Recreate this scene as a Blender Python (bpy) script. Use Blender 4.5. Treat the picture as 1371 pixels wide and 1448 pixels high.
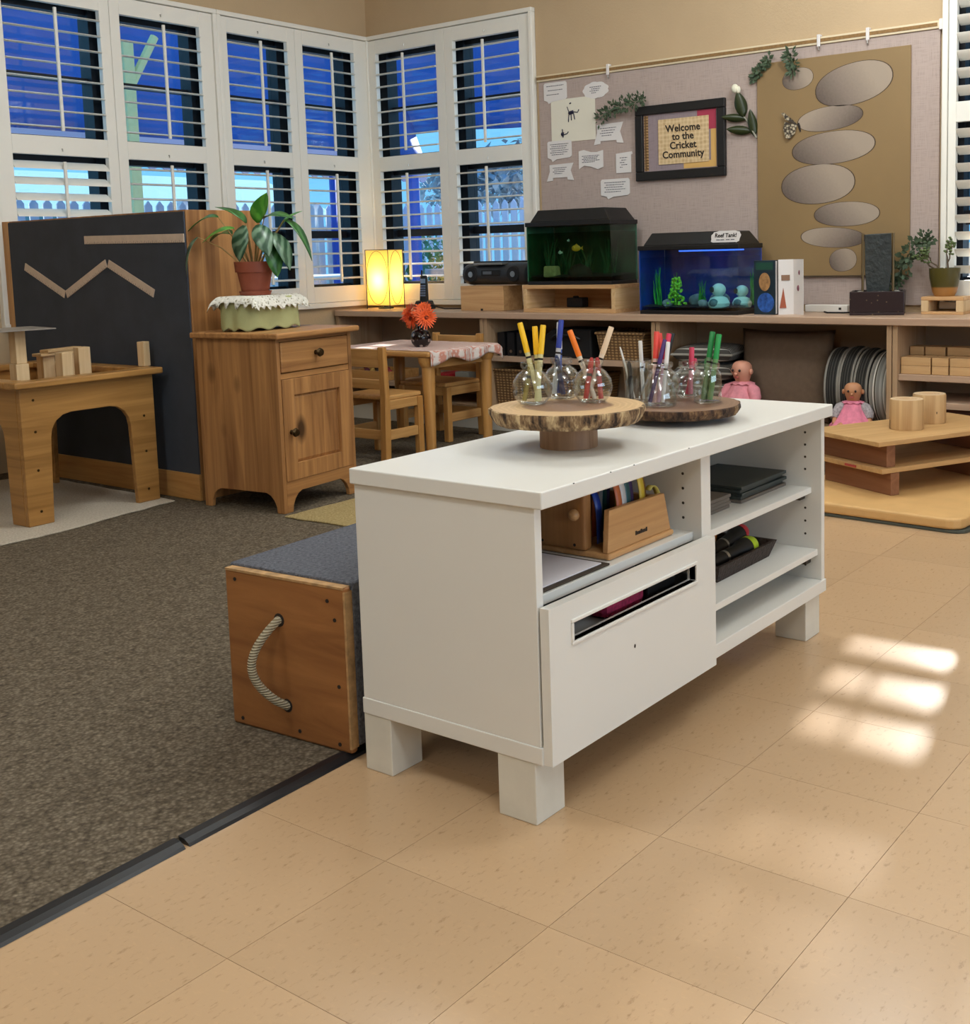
import bpy, bmesh, math, random
from mathutils import Vector, Matrix, noise
R = math.radians
PI = math.pi
for o in list(bpy.data.objects):
    bpy.data.objects.remove(o)
scene = bpy.context.scene
COL = scene.collection

def lin(h):
    h = h.lstrip('#')
    c = [int(h[i:i + 2], 16) / 255 for i in (0, 2, 4)]
    return tuple(x / 12.92 if x <= .04045 else ((x + .055) / 1.055) ** 2.4 for x in c)

# ---------------------------------------------------------------- camera
cam_data = bpy.data.cameras.new('camera')
cam = bpy.data.objects.new('camera', cam_data)
COL.objects.link(cam)
cam_data.sensor_width = 36
cam_data.lens = 40.4185
cam_data.shift_x = -0.07843
cam_data.shift_y = -0.12821
cam_data.clip_start = .05
cam_data.clip_end = 200
rr = Vector((0.58714242, -0.80906766, -0.02594795))
uu = Vector((0.10558543, 0.04476379, 0.99340219))
ff = Vector((0.80256806, 0.5860083, -0.11170848))
cam.matrix_world = Matrix(((rr.x, uu.x, -ff.x, 0), (rr.y, uu.y, -ff.y, 0), (rr.z, uu.z, -ff.z, .95), (0, 0, 0, 1)))
scene.camera = cam

# ---------------------------------------------------------------- light
vs = scene.view_settings
vs.view_transform = 'Standard'
vs.look = 'None'
vs.exposure = 0.0
vs.gamma = 1.0
vs.use_curve_mapping = False

world = bpy.data.worlds.new('sky')
scene.world = world
world.use_nodes = True
bg = world.node_tree.nodes['Background']
bg.inputs[0].default_value = (.17, .50, .80, 1)
bg.inputs[1].default_value = 1.45

sun = bpy.data.lights.new('low_sun', 'SUN')
sun.energy = 18
sun.angle = R(.9)
sun.color = (1, .93, .82)
sun_o = bpy.data.objects.new('low_sun', sun)
COL.objects.link(sun_o)
sun_o.location = (12, 3, 5)
sun_o.rotation_euler = Vector((-1, -.2, -.310)).to_track_quat('-Z', 'Y').to_euler()

LAMP_W = 5.5
FILL_W = 31
for i, (lx, ly) in enumerate([(.4, -.6), (.4, 2.4), (2.6, .2), (2.9, 2.7), (4.1, 1.5), (-1.8, .9)]):
    ld = bpy.data.lights.new('ceiling_light', 'AREA')
    ld.shape = 'RECTANGLE'
    ld.size = .6
    ld.size_y = 1.2
    ld.energy = LAMP_W
    ld.color = (.90, .97, 1)
    lo = bpy.data.objects.new('ceiling_light', ld)
    COL.objects.link(lo)
    lo.location = (lx, ly, 2.74)
    gd = bpy.data.lights.new('wall_fill_point', 'POINT')  # added point fill without a fixture, brightens the upper walls
    gd.energy = FILL_W
    gd.color = (.91, .97, 1)
    gd.shadow_soft_size = .16
    go = bpy.data.objects.new('wall_fill_point', gd)
    COL.objects.link(go)
    go.location = (lx, ly, 2.46)

# added area fill behind the made-up right-hand window, brightens the cabinet front
wl = bpy.data.lights.new('side_fill_light', 'AREA')
wl.shape = 'RECTANGLE'
wl.size = 4.4
wl.size_y = 1.5
wl.energy = 76
wl.color = (.86, .94, 1)
wo = bpy.data.objects.new('side_fill_light', wl)
COL.objects.link(wo)
wo.location = (1.6, -4.2, 1.45)
wo.rotation_euler = (R(90), 0, 0)

# ---------------------------------------------------------------- mesh helpers
class MB:
    def __init__(s):
        s.v = []
        s.f = []

    def add(s, v, f):
        n = len(s.v)
        s.v += [tuple(p) for p in v]
        s.f += [tuple(i + n for i in q) for q in f]
        return s

    def box(s, x0, x1, y0, y1, z0, z1):
        if x0 > x1: x0, x1 = x1, x0
        if y0 > y1: y0, y1 = y1, y0
        if z0 > z1: z0, z1 = z1, z0
        v = [(x0, y0, z0), (x1, y0, z0), (x1, y1, z0), (x0, y1, z0), (x0, y0, z1), (x1, y0, z1), (x1, y1, z1), (x0, y1, z1)]
        return s.add(v, [(3, 2, 1, 0), (4, 5, 6, 7), (0, 1, 5, 4), (1, 2, 6, 5), (2, 3, 7, 6), (3, 0, 4, 7)])

    def frustum(s, a, b, z0, z1):            # a, b = (x0, x1, y0, y1) at z0 and z1
        v = [(a[0], a[2], z0), (a[1], a[2], z0), (a[1], a[3], z0), (a[0], a[3], z0), (b[0], b[2], z1), (b[1], b[2], z1), (b[1], b[3], z1), (b[0], b[3], z1)]
        return s.add(v, [(3, 2, 1, 0), (4, 5, 6, 7), (0, 1, 5, 4), (1, 2, 6, 5), (2, 3, 7, 6), (3, 0, 4, 7)])

    def obox(s, M, hx, hy, hz):              # oriented box by matrix
        v = [M @ Vector((x * hx, y * hy, z * hz)) for z in (-1, 1) for x, y in ((-1, -1), (1, -1), (1, 1), (-1, 1))]
        return s.add(v, [(3, 2, 1, 0), (4, 5, 6, 7), (0, 1, 5, 4), (1, 2, 6, 5), (2, 3, 7, 6), (3, 0, 4, 7)])

    def tube(s, pts, rad, n=10, cap=True):
        pts = [Vector(p) for p in pts]
        if not isinstance(rad, (list, tuple)): rad = [rad] * len(pts)
        rings = []
        prev = None
        for i, p in enumerate(pts):
            t = (pts[min(i + 1, len(pts) - 1)] - pts[max(i - 1, 0)]).normalized()
            if prev is None:
                a = Vector((0, 0, 1)) if abs(t.z) < .9 else Vector((1, 0, 0))
                nrm = t.cross(a).normalized()
            else:
                nrm = (prev - t * prev.dot(t)).normalized()
            prev = nrm
            bi = t.cross(nrm)
            rings.append([p + (nrm * math.cos(2 * PI * k / n) + bi * math.sin(2 * PI * k / n)) * rad[i] for k in range(n)])
        v = [q for r_ in rings for q in r_]
        f = []
        for i in range(len(pts) - 1):
            for k in range(n):
                f.append((i * n + k, i * n + (k + 1) % n, (i + 1) * n + (k + 1) % n, (i + 1) * n + k))
        if cap:
            f.append(tuple(range(n - 1, -1, -1)))
            f.append(tuple((len(pts) - 1) * n + k for k in range(n)))
        return s.add(v, f)

    def lathe(s, prof, c=(0, 0), n=24, close=False):
        v = []
        for r_, z in prof:
            v += [(c[0] + r_ * math.cos(2 * PI * k / n), c[1] + r_ * math.sin(2 * PI * k / n), z) for k in range(n)]
        f = []
        m = len(prof)
        for i in range(m if close else m - 1):
            j = (i + 1) % m
            for k in range(n):
                f.append((i * n + k, i * n + (k + 1) % n, j * n + (k + 1) % n, j * n + k))
        if not close:
            f.append(tuple(range(n - 1, -1, -1)))
            f.append(tuple((m - 1) * n + k for k in range(n)))
        return s.add(v, f)

    def prism(s, poly, ax, d0, d1):          # ax: 'x' -> poly is (y,z); 'y' -> (x,z); 'z' -> (x,y)
        def P(a, b, d):
            return (d, a, b) if ax == 'x' else ((a, d, b) if ax == 'y' else (a, b, d))
        n = len(poly)
        v = [P(a, b, d0) for a, b in poly] + [P(a, b, d1) for a, b in poly]
        f = [tuple(range(n - 1, -1, -1)), tuple(range(n, 2 * n))]
        f += [(k, (k + 1) % n, n + (k + 1) % n, n + k) for k in range(n)]
        return s.add(v, f)

    def ball(s, c, r_, nu=16, nv=10):
        if not isinstance(r_, (list, tuple)): r_ = (r_, r_, r_)
        v = []
        for j in range(1, nv):
            t = PI * j / nv
            for k in range(nu):
                p = 2 * PI * k / nu
                v.append((c[0] + r_[0] * math.sin(t) * math.cos(p), c[1] + r_[1] * math.sin(t) * math.sin(p), c[2] + r_[2] * math.cos(t)))
        top = len(v)
        v.append((c[0], c[1], c[2] + r_[2]))
        v.append((c[0], c[1], c[2] - r_[2]))
        f = []
        for j in range(nv - 2):
            for k in range(nu):
                f.append((j * nu + k, (j + 1) * nu + k, (j + 1) * nu + (k + 1) % nu, j * nu + (k + 1) % nu))
        for k in range(nu):
            f.append((top, k, (k + 1) % nu))
            f.append((top + 1, (nv - 2) * nu + (k + 1) % nu, (nv - 2) * nu + k))
        return s.add(v, f)

    def grid(s, fn, nu, nv):                 # fn(u,v) in 0..1 -> point
        v = [fn(i / nu, j / nv) for j in range(nv + 1) for i in range(nu + 1)]
        f = [(j * (nu + 1) + i, j * (nu + 1) + i + 1, (j + 1) * (nu + 1) + i + 1, (j + 1) * (nu + 1) + i) for j in range(nv) for i in range(nu)]
        return s.add(v, f)

    def build(s, name, m, parent=None, bevel=0, smooth=False, loc=None, rot=None, seg=2, solid=0, ang=40, sub=0):
        me = bpy.data.meshes.new(name)
        me.from_pydata(s.v, [], s.f)
        b = bmesh.new()
        b.from_mesh(me)
        bmesh.ops.recalc_face_normals(b, faces=b.faces)
        b.to_mesh(me)
        b.free()
        if smooth:
            for p in me.polygons: p.use_smooth = True
            me.set_sharp_from_angle(angle=R(ang))
        me.materials.append(m)
        o = bpy.data.objects.new(name, me)
        COL.objects.link(o)
        if parent: o.parent = parent
        if loc is not None: o.location = loc
        if rot is not None: o.rotation_euler = rot
        if solid:
            md = o.modifiers.new('thickness', 'SOLIDIFY')
            md.thickness = solid
            md.offset = 0
        if bevel:
            md = o.modifiers.new('bevel', 'BEVEL')
            md.width = bevel
            md.segments = seg
            md.limit_method = 'ANGLE'
            md.angle_limit = R(35)
        if sub:
            md = o.modifiers.new('subdivision', 'SUBSURF')
            md.levels = sub
            md.render_levels = sub
        return o

def tag(o, label=None, cat=None, group=None, kind=None):
    if label: o['label'] = label
    if cat: o['category'] = cat
    if group: o['group'] = group
    if kind: o['kind'] = kind
    return o

def thing(name, label, cat, loc=(0, 0, 0), rz=0, group=None):
    o = bpy.data.objects.new(name, None)
    o.empty_display_size = .05
    COL.objects.link(o)
    o.location = loc
    o.rotation_euler = (0, 0, rz)
    return tag(o, label, cat, group)

def struct(name, loc=(0, 0, 0), rz=0, label=None):
    o = bpy.data.objects.new(name, None)
    o.empty_display_size = .05
    COL.objects.link(o)
    o.location = loc
    o.rotation_euler = (0, 0, rz)
    o['kind'] = 'structure'
    if label: o['label'] = label
    return o

def copy_part(o, parent, loc=None):
    c = o.copy()
    COL.objects.link(c)
    c.parent = parent
    if loc is not None: c.location = loc
    return c

def text_mesh(name, body, size, m, parent, loc, rot, bold=0.0, depth=.0006, spacing=1.0, shear=0, align='CENTER', line=1.0):
    cu = bpy.data.curves.new(name, 'FONT')
    cu.body = body
    cu.size = size
    cu.align_x = align
    cu.align_y = 'CENTER'
    cu.offset = bold
    cu.extrude = depth
    cu.space_character = spacing
    cu.space_line = line
    cu.shear = shear
    cu.resolution_u = 3
    t = bpy.data.objects.new(name, cu)
    COL.objects.link(t)
    dg = bpy.context.evaluated_depsgraph_get()
    me = bpy.data.meshes.new_from_object(t.evaluated_get(dg))
    bpy.data.objects.remove(t)
    me.materials.clear()
    me.materials.append(m)
    o = bpy.data.objects.new(name, me)
    COL.objects.link(o)
    o.parent = parent
    o.location = loc
    o.rotation_euler = rot
    return o

def skin(name, verts, edges, m, parent, root=0, sub=2):
    me = bpy.data.meshes.new(name)
    me.from_pydata([v[:3] for v in verts], edges, [])
    o = bpy.data.objects.new(name, me)
    COL.objects.link(o)
    o.parent = parent
    me.materials.append(m)
    md = o.modifiers.new('skin', 'SKIN')
    md.use_smooth_shade = True
    if not me.skin_vertices:
        b = bmesh.new(); b.from_mesh(me); b.verts.layers.skin.verify(); b.to_mesh(me); b.free()
    for i, v in enumerate(verts):
        sv = me.skin_vertices[0].data[i]
        sv.radius = (v[3], v[3])
        sv.use_root = i == root
    md = o.modifiers.new('subdivision', 'SUBSURF')
    md.levels = sub
    md.render_levels = sub
    return o

# ---------------------------------------------------------------- materials
def nt(name):
    m = bpy.data.materials.new(name)
    m.use_nodes = True
    n = m.node_tree.nodes
    return m, n, m.node_tree.links, n['Principled BSDF']

def c4(c): return (c[0], c[1], c[2], 1)

def coords(n, l, scale=(1, 1, 1), rot=(0, 0, 0), src='Object'):
    tc = n.new('ShaderNodeTexCoord')
    mp = n.new('ShaderNodeMapping')
    mp.inputs['Scale'].default_value = scale
    mp.inputs['Rotation'].default_value = rot
    l.new(tc.outputs[src], mp.inputs[0])
    return mp.outputs[0]

def nz(n, l, vec, scale, detail=4, rough=.55, dist=0):
    t = n.new('ShaderNodeTexNoise')
    t.inputs['Scale'].default_value = scale
    t.inputs['Detail'].default_value = detail
    t.inputs['Roughness'].default_value = rough
    t.inputs['Distortion'].default_value = dist
    if vec: l.new(vec, t.inputs['Vector'])
    return t.outputs[0]

def ramp(n, l, fac, stops):
    r_ = n.new('ShaderNodeValToRGB')
    e = r_.color_ramp.elements
    while len(e) < len(stops): e.new(.5)
    for i, (p, c) in enumerate(stops):
        e[i].position = p
        e[i].color = c4(c)
    l.new(fac, r_.inputs[0])
    return r_.outputs[0]

def bump(n, l, b, height, strength, dist=.002):
    bn = n.new('ShaderNodeBump')
    bn.inputs['Strength'].default_value = strength
    bn.inputs['Distance'].default_value = dist
    l.new(height, bn.inputs['Height'])
    l.new(bn.outputs[0], b.inputs['Normal'])

def mat(name, col, rough=.5, metal=0, var=0, vscale=12, bmp=0, bscale=200, spec=.5, bdist=.001, coat=0):
    m, n, l, b = nt(name)
    c = lin(col) if isinstance(col, str) else col
    b.inputs['Base Color'].default_value = c4(c)
    b.inputs['Roughness'].default_value = rough
    b.inputs['Metallic'].default_value = metal
    b.inputs['Specular IOR Level'].default_value = spec
    b.inputs['Coat Weight'].default_value = coat
    vec = None
    if var:
        vec = coords(n, l)
        o = ramp(n, l, nz(n, l, vec, vscale), [(.3, tuple(x * (1 - var) for x in c)), (.7, tuple(min(1, x * (1 + var)) for x in c))])
        l.new(o, b.inputs['Base Color'])
    if bmp:
        vec = vec or coords(n, l)
        bump(n, l, b, nz(n, l, vec, bscale, 3), bmp, bdist)
    return m

def wood(name, light, dark, axis='x', grain=34, rough=.45, knots=0, along=1.6, amount=1.0, coat=0, bmp=.15):
    m, n, l, b = nt(name)
    a, d = lin(light), lin(dark)
    sc = [grain] * 3
    sc['xyz'.index(axis)] = along
    vec = coords(n, l, tuple(sc))
    f1 = nz(n, l, vec, 1.0, 5, .6, 1.2)
    mid = tuple((x + y) / 2 for x, y in zip(a, d))
    col = ramp(n, l, f1, [(.32, d), (.5, mid if amount > .7 else a), (.68, a)])
    if knots:
        kv = coords(n, l, tuple(knots * (.55 if c == axis else 1.0) for c in 'xyz'))
        vo = n.new('ShaderNodeTexVoronoi')
        vo.inputs['Scale'].default_value = 1
        l.new(kv, vo.inputs['Vector'])
        k = ramp(n, l, vo.outputs['Distance'], [(.10, (0, 0, 0)), (.19, (1, 1, 1))])
        mx = n.new('ShaderNodeMix')
        mx.data_type = 'RGBA'
        mx.inputs[6].default_value = c4(tuple(x * .30 for x in d))
        l.new(k, mx.inputs[0])
        l.new(col, mx.inputs[7])
        col = mx.outputs[2]
    l.new(col, b.inputs['Base Color'])
    b.inputs['Roughness'].default_value = rough
    b.inputs['Coat Weight'].default_value = coat
    b.inputs['Coat Roughness'].default_value = .25
    if bmp: bump(n, l, b, f1, bmp, .001)
    return m

def stripes(name, stops, axis, period, rough=.9, bmp=.3, rot=(0, 0, 0), dist=.0):
    m, n, l, b = nt(name)
    vec = coords(n, l, rot=rot)
    sp = n.new('ShaderNodeSeparateXYZ')
    l.new(vec, sp.inputs[0])
    dv = n.new('ShaderNodeMath')
    dv.operation = 'DIVIDE'
    dv.inputs[1].default_value = period
    l.new(sp.outputs['XYZ'.index(axis.upper())], dv.inputs[0])
    fr = n.new('ShaderNodeMath')
    fr.operation = 'FRACT'
    l.new(dv.outputs[0], fr.inputs[0])
    r_ = n.new('ShaderNodeValToRGB')
    r_.color_ramp.interpolation = 'CONSTANT'
    e = r_.color_ramp.elements
    while len(e) < len(stops): e.new(.5)
    for i, (p, c) in enumerate(stops):
        e[i].position = p
        e[i].color = c4(lin(c))
    l.new(fr.outputs[0], r_.inputs[0])
    l.new(r_.outputs[0], b.inputs['Base Color'])
    b.inputs['Roughness'].default_value = rough
    if bmp: bump(n, l, b, nz(n, l, vec, 500, 2), bmp, .001)
    return m

def glassy(name, tint=(1, 1, 1), gloss=.08, rough=.02, fres=True):
    m = bpy.data.materials.new(name)
    m.use_nodes = True
    n = m.node_tree.nodes
    l = m.node_tree.links
    n.clear()
    out = n.new('ShaderNodeOutputMaterial')
    tr = n.new('ShaderNodeBsdfTransparent')
    tr.inputs[0].default_value = c4(tint)
    gl = n.new('ShaderNodeBsdfGlossy')
    gl.inputs['Roughness'].default_value = rough
    mx = n.new('ShaderNodeMixShader')
    if fres:                                  # thin wall: reflection rises towards grazing angles, same from both sides
        fr = n.new('ShaderNodeLayerWeight')
        pw = n.new('ShaderNodeMath')
        pw.operation = 'POWER'
        pw.inputs[1].default_value = 3.5
        l.new(fr.outputs['Facing'], pw.inputs[0])
        ma = n.new('ShaderNodeMath')
        ma.operation = 'MULTIPLY_ADD'
        ma.inputs[1].default_value = gloss * 7
        ma.inputs[2].default_value = gloss * .7
        ma.use_clamp = True
        l.new(pw.outputs[0], ma.inputs[0])
        l.new(ma.outputs[0], mx.inputs[0])
    else:
        mx.inputs[0].default_value = gloss
    l.new(tr.outputs[0], mx.inputs[1])
    l.new(gl.outputs[0], mx.inputs[2])
    l.new(mx.outputs[0], out.inputs[0])
    return m

def emit(name, col, strength):
    m, n, l, b = nt(name)
    b.inputs['Base Color'].default_value = c4(lin(col))
    b.inputs['Emission Color'].default_value = c4(lin(col))
    b.inputs['Emission Strength'].default_value = strength
    return m

M = {}
M['white_paint'] = mat('white_paint', '#e6e3dc', .38, var=.02, vscale=3)
M['white_lam'] = mat('white_laminate', '#e2e0da', .33, var=.015, vscale=2)
M['white_leg'] = mat('white_leg_scuffed', '#d9d5c9', .45, var=.06, vscale=14)
M['wall'] = mat('wall_paint', '#bfa684', .85, var=.03, vscale=4, bmp=.35, bscale=90, bdist=.003)
M['ceiling'] = mat('ceiling_paint', '#e9e2d2', .9)
M['shutter'] = mat('shutter_white', '#ebe8df', .42)
M['dark_metal'] = mat('dark_bronze', '#15161c', .45, metal=.2)
M['black_plastic'] = mat('black_plastic', '#151516', .42, var=.1, vscale=30)
M['black_soft'] = mat('black_soft', '#0d0d0f', .7)
M['pine'] = wood('pine_vertical', '#ba8752', '#835630', 'z', 22, .42, 5.2, 1.0)
M['pine_x'] = wood('pine_horizontal', '#bd8a54', '#8a5c34', 'x', 22, .42, 5.0, 1.0)
M['maple_x'] = wood('maple_x', '#cf9f62', '#b27f45', 'x', 30, .4, 0, 1.3)
M['maple_y'] = wood('maple_y', '#cf9f62', '#b27f45', 'y', 30, .4, 0, 1.3)
M['maple_z'] = wood('maple_z', '#c99656', '#ab763a', 'z', 30, .4, 0, 1.3)
M['sand_x'] = wood('sandtable_x', '#b38449', '#8d6332', 'x', 22, .33, 0, 1.0)
M['sand_y'] = wood('sandtable_y', '#b38449', '#8d6332', 'y', 22, .33, 0, 1.0)
M['birch_x'] = wood('birch_x', '#d9b98c', '#c39d6b', 'x', 40, .55, 0, 1.5)
M['birch_y'] = wood('birch_y', '#d6ad7c', '#bd8f5e', 'y', 40, .5, 0, 1.5)
M['birch_z'] = wood('birch_z', '#dcc096', '#c7a577', 'z', 40, .55, 0, 1.5)
M['counter'] = wood('counter_laminate', '#c3a68c', '#b0917a', 'y', 18, .38, 0, .5, bmp=.05)
M['counter_in'] = mat('counter_interior', '#a99783', .6, var=.03)
M['steel'] = mat('steel', '#b9b9b6', .3, metal=1)
M['brass'] = mat('antique_brass', '#4a3a24', .35, metal=.85)
M['paper'] = mat('paper', '#ded9d6', .8)
M['ink'] = mat('ink', '#4b4a55', .8)
M['dark_ink'] = mat('dark_ink', '#231a14', .8)
M['glass'] = glassy('window_glass', (.95, .97, 1), .055)
M['jar_glass'] = glassy('jar_glass', (.965, .98, .975), .125)
# ================================================================ SETTING
# ---- floor with vinyl tiles
def vinyl():
    m, n, l, b = nt('vinyl_tile')
    vec = coords(n, l, (1, 1, 1))
    base = n.new('ShaderNodeRGB').outputs[0]
    base.default_value = c4(lin('#bf9f7b'))
    v2 = coords(n, l, (45, 120, 20), (0, 0, .6))
    sp = ramp(n, l, nz(n, l, v2, 1, 5, .65), [(.27, lin('#8d6b47')), (.42, (1, 1, 1))])
    v3 = coords(n, l, (150, 60, 20), (0, 0, .2))
    sp2 = ramp(n, l, nz(n, l, v3, 1, 4, .6), [(.56, (1, 1, 1)), (.8, (1.2, 1.16, 1.1))])
    mx = n.new('ShaderNodeMix'); mx.data_type = 'RGBA'; mx.blend_type = 'MULTIPLY'
    mx.inputs[0].default_value = .45
    l.new(base, mx.inputs[6]); l.new(sp, mx.inputs[7])
    mx2 = n.new('ShaderNodeMix'); mx2.data_type = 'RGBA'; mx2.blend_type = 'MULTIPLY'
    mx2.inputs[0].default_value = .4
    l.new(mx.outputs[2], mx2.inputs[6]); l.new(sp2, mx2.inputs[7])
    oi = n.new('ShaderNodeObjectInfo')
    mr = n.new('ShaderNodeMapRange')
    mr.inputs[3].default_value = .96; mr.inputs[4].default_value = 1.04
    l.new(oi.outputs['Random'], mr.inputs[0])
    hv = n.new('ShaderNodeHueSaturation')
    l.new(mr.outputs[0], hv.inputs['Value']); l.new(mx2.outputs[2], hv.inputs['Color'])
    l.new(hv.outputs[0], b.inputs['Base Color'])
    b.inputs['Roughness'].default_value = .27
    return m
M['vinyl'] = vinyl()
M['grout'] = mat('tile_joint', '#7d664b', .8)
floor = tag(MB().box(-4.0, 5.25, -4.0, 5.30, -.10, -.003).build('floor', M['grout']), 'beige speckled vinyl tile floor', None, None, 'structure')
TX, TY, X0T, Y0T = .303, .322, .908, .6175
tile_me = None
def tile_mesh(name):
    g = .0004
    return MB().box(g, TX - g, g, TY - g, -.003, 0)
proto = None
for i in range(-6, 13):
    for j in range(-6, 4):
        x, y = X0T + i * TX, Y0T + j * TY
        if x > 4.72: continue
        if proto is None:
            proto = tile_mesh('tile').build('tile', M['vinyl'], floor, loc=(x, y, 0))
        else:
            copy_part(proto, floor, (x, y, 0))
mb = MB()
mb.box(-4, X0T - 6 * TX, -4, 1.9, -.003, 0).box(X0T - 6 * TX, 5.1, -4, Y0T - 6 * TY, -.003, 0).box(4.85, 5.1, Y0T - 6 * TY, 1.9, -.003, 0)
mb.build('tile_field', M['vinyl'], floor)

# ---- carpet with rubber edge strip
def carpet_mat():
    m, n, l, b = nt('loop_carpet')
    vec = coords(n, l)
    vo = n.new('ShaderNodeTexVoronoi'); vo.inputs['Scale'].default_value = 125
    l.new(vec, vo.inputs['Vector'])
    big = nz(n, l, vec, 70, 4, .75)
    col = ramp(n, l, big, [(.3, lin('#584e43')), (.5, lin('#746959')), (.72, lin('#8e8170'))])
    dk = ramp(n, l, vo.outputs['Distance'], [(.1, (1, 1, 1)), (.75, (.42, .40, .38))])
    mx = n.new('ShaderNodeMix'); mx.data_type = 'RGBA'; mx.blend_type = 'MULTIPLY'; mx.inputs[0].default_value = .85
    l.new(col, mx.inputs[6]); l.new(dk, mx.inputs[7])
    l.new(mx.outputs[2], b.inputs['Base Color'])
    b.inputs['Roughness'].default_value = .95
    b.inputs['Specular IOR Level'].default_value = .1
    bump(n, l, b, vo.outputs['Distance'], -.8, .004)
    return m
M['carpet'] = carpet_mat()
M['rubber'] = mat('rubber_strip', '#17181c', .32, var=.15, vscale=6)
def ey(x): return 1.549 + (x - .744) * .0374
car = tag(MB().prism([(-3.98, ey(-3.98) + .028), (3.62, ey(3.62) + .028), (3.62, 1.93), (4.69, 1.93), (4.69, 5.14), (-3.98, 5.14)], 'z', .0005, .009).build('carpet', M['carpet']),
          'dark grey-brown loop carpet with a black rubber edge strip', 'carpet')
for a, c in ((-3.98, 1.058), (1.066, 3.62)):
    y0, y1 = ey(a), ey(c)
    mb = MB()
    prof = [(0, .0005), (.004, .005), (.014, .010), (.030, .0112), (.034, .0005)]
    for (px, py) in ((a, y0), (c, y1)):
        mb.v += [(px, py + d, z) for d, z in prof]
    k = len(prof)
    mb.f += [(i, (i + 1) % k, k + (i + 1) % k, k + i) for i in range(k)] + [tuple(range(k))[::-1], tuple(range(k, 2 * k))]
    mb.build('edge_strip', M['rubber'], car)

# ---- walls and ceiling
WZ0, WZ1 = .656, 2.265
H = 2.78
def wall(name, mk, label):
    return tag(mk.build(name, M['wall']), label, None, None, 'structure')
mb = MB()
mb.box(-4.15, 2.72, 5.15, 5.30, 0, H).box(2.72, 5.25, 5.15, 5.30, 0, WZ0).box(2.72, 5.25, 5.15, 5.30, WZ1, H)
wall('wall_left', mb, 'tan painted wall with a row of shuttered windows')
mb = MB()
mb.box(5.10, 5.25, -4.0, .42, 0, H).box(5.10, 5.25, 1.655, 3.865, 0, H)
mb.box(5.10, 5.25, .42, 1.655, 0, WZ0).box(5.10, 5.25, .42, 1.655, WZ1, H).box(5.10, 5.25, 3.865, 5.15, 0, WZ0).box(5.10, 5.25, 3.865, 5.15, WZ1, H)
wall('wall_back', mb, 'tan painted wall behind the long counter')
wall('wall_right', MB().box(-4.15, -.7, -4.15, -4.0, 0, H).box(3.9, 5.25, -4.15, -4.0, 0, H).box(-.7, 3.9, -4.15, -4.0, 0, .66).box(-.7, 3.9, -4.15, -4.0, 2.265, H), 'tan painted wall with an added opening for fill light')
wall('wall_front', MB().box(-4.15, -4.0, -4.0, 5.15, 0, H), 'tan painted wall')
tag(MB().box(-4.15, 5.25, -4.15, 5.30, H, H + .1).build('ceiling', M['ceiling']), 'off-white ceiling', None, None, 'structure')

# ---- windows: local x along the wall, local y outward, openings given along local x
ZU0, ZU1, ZL0, ZL1 = 1.546, 2.158, .78, 1.460
def louver_mesh(w):
    n = 10
    poly = [(.0315 * math.cos(2 * PI * k / n), .0052 * math.sin(2 * PI * k / n)) for k in range(n)]
    return MB().prism(poly, 'x', -w / 2, w / 2)

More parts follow.
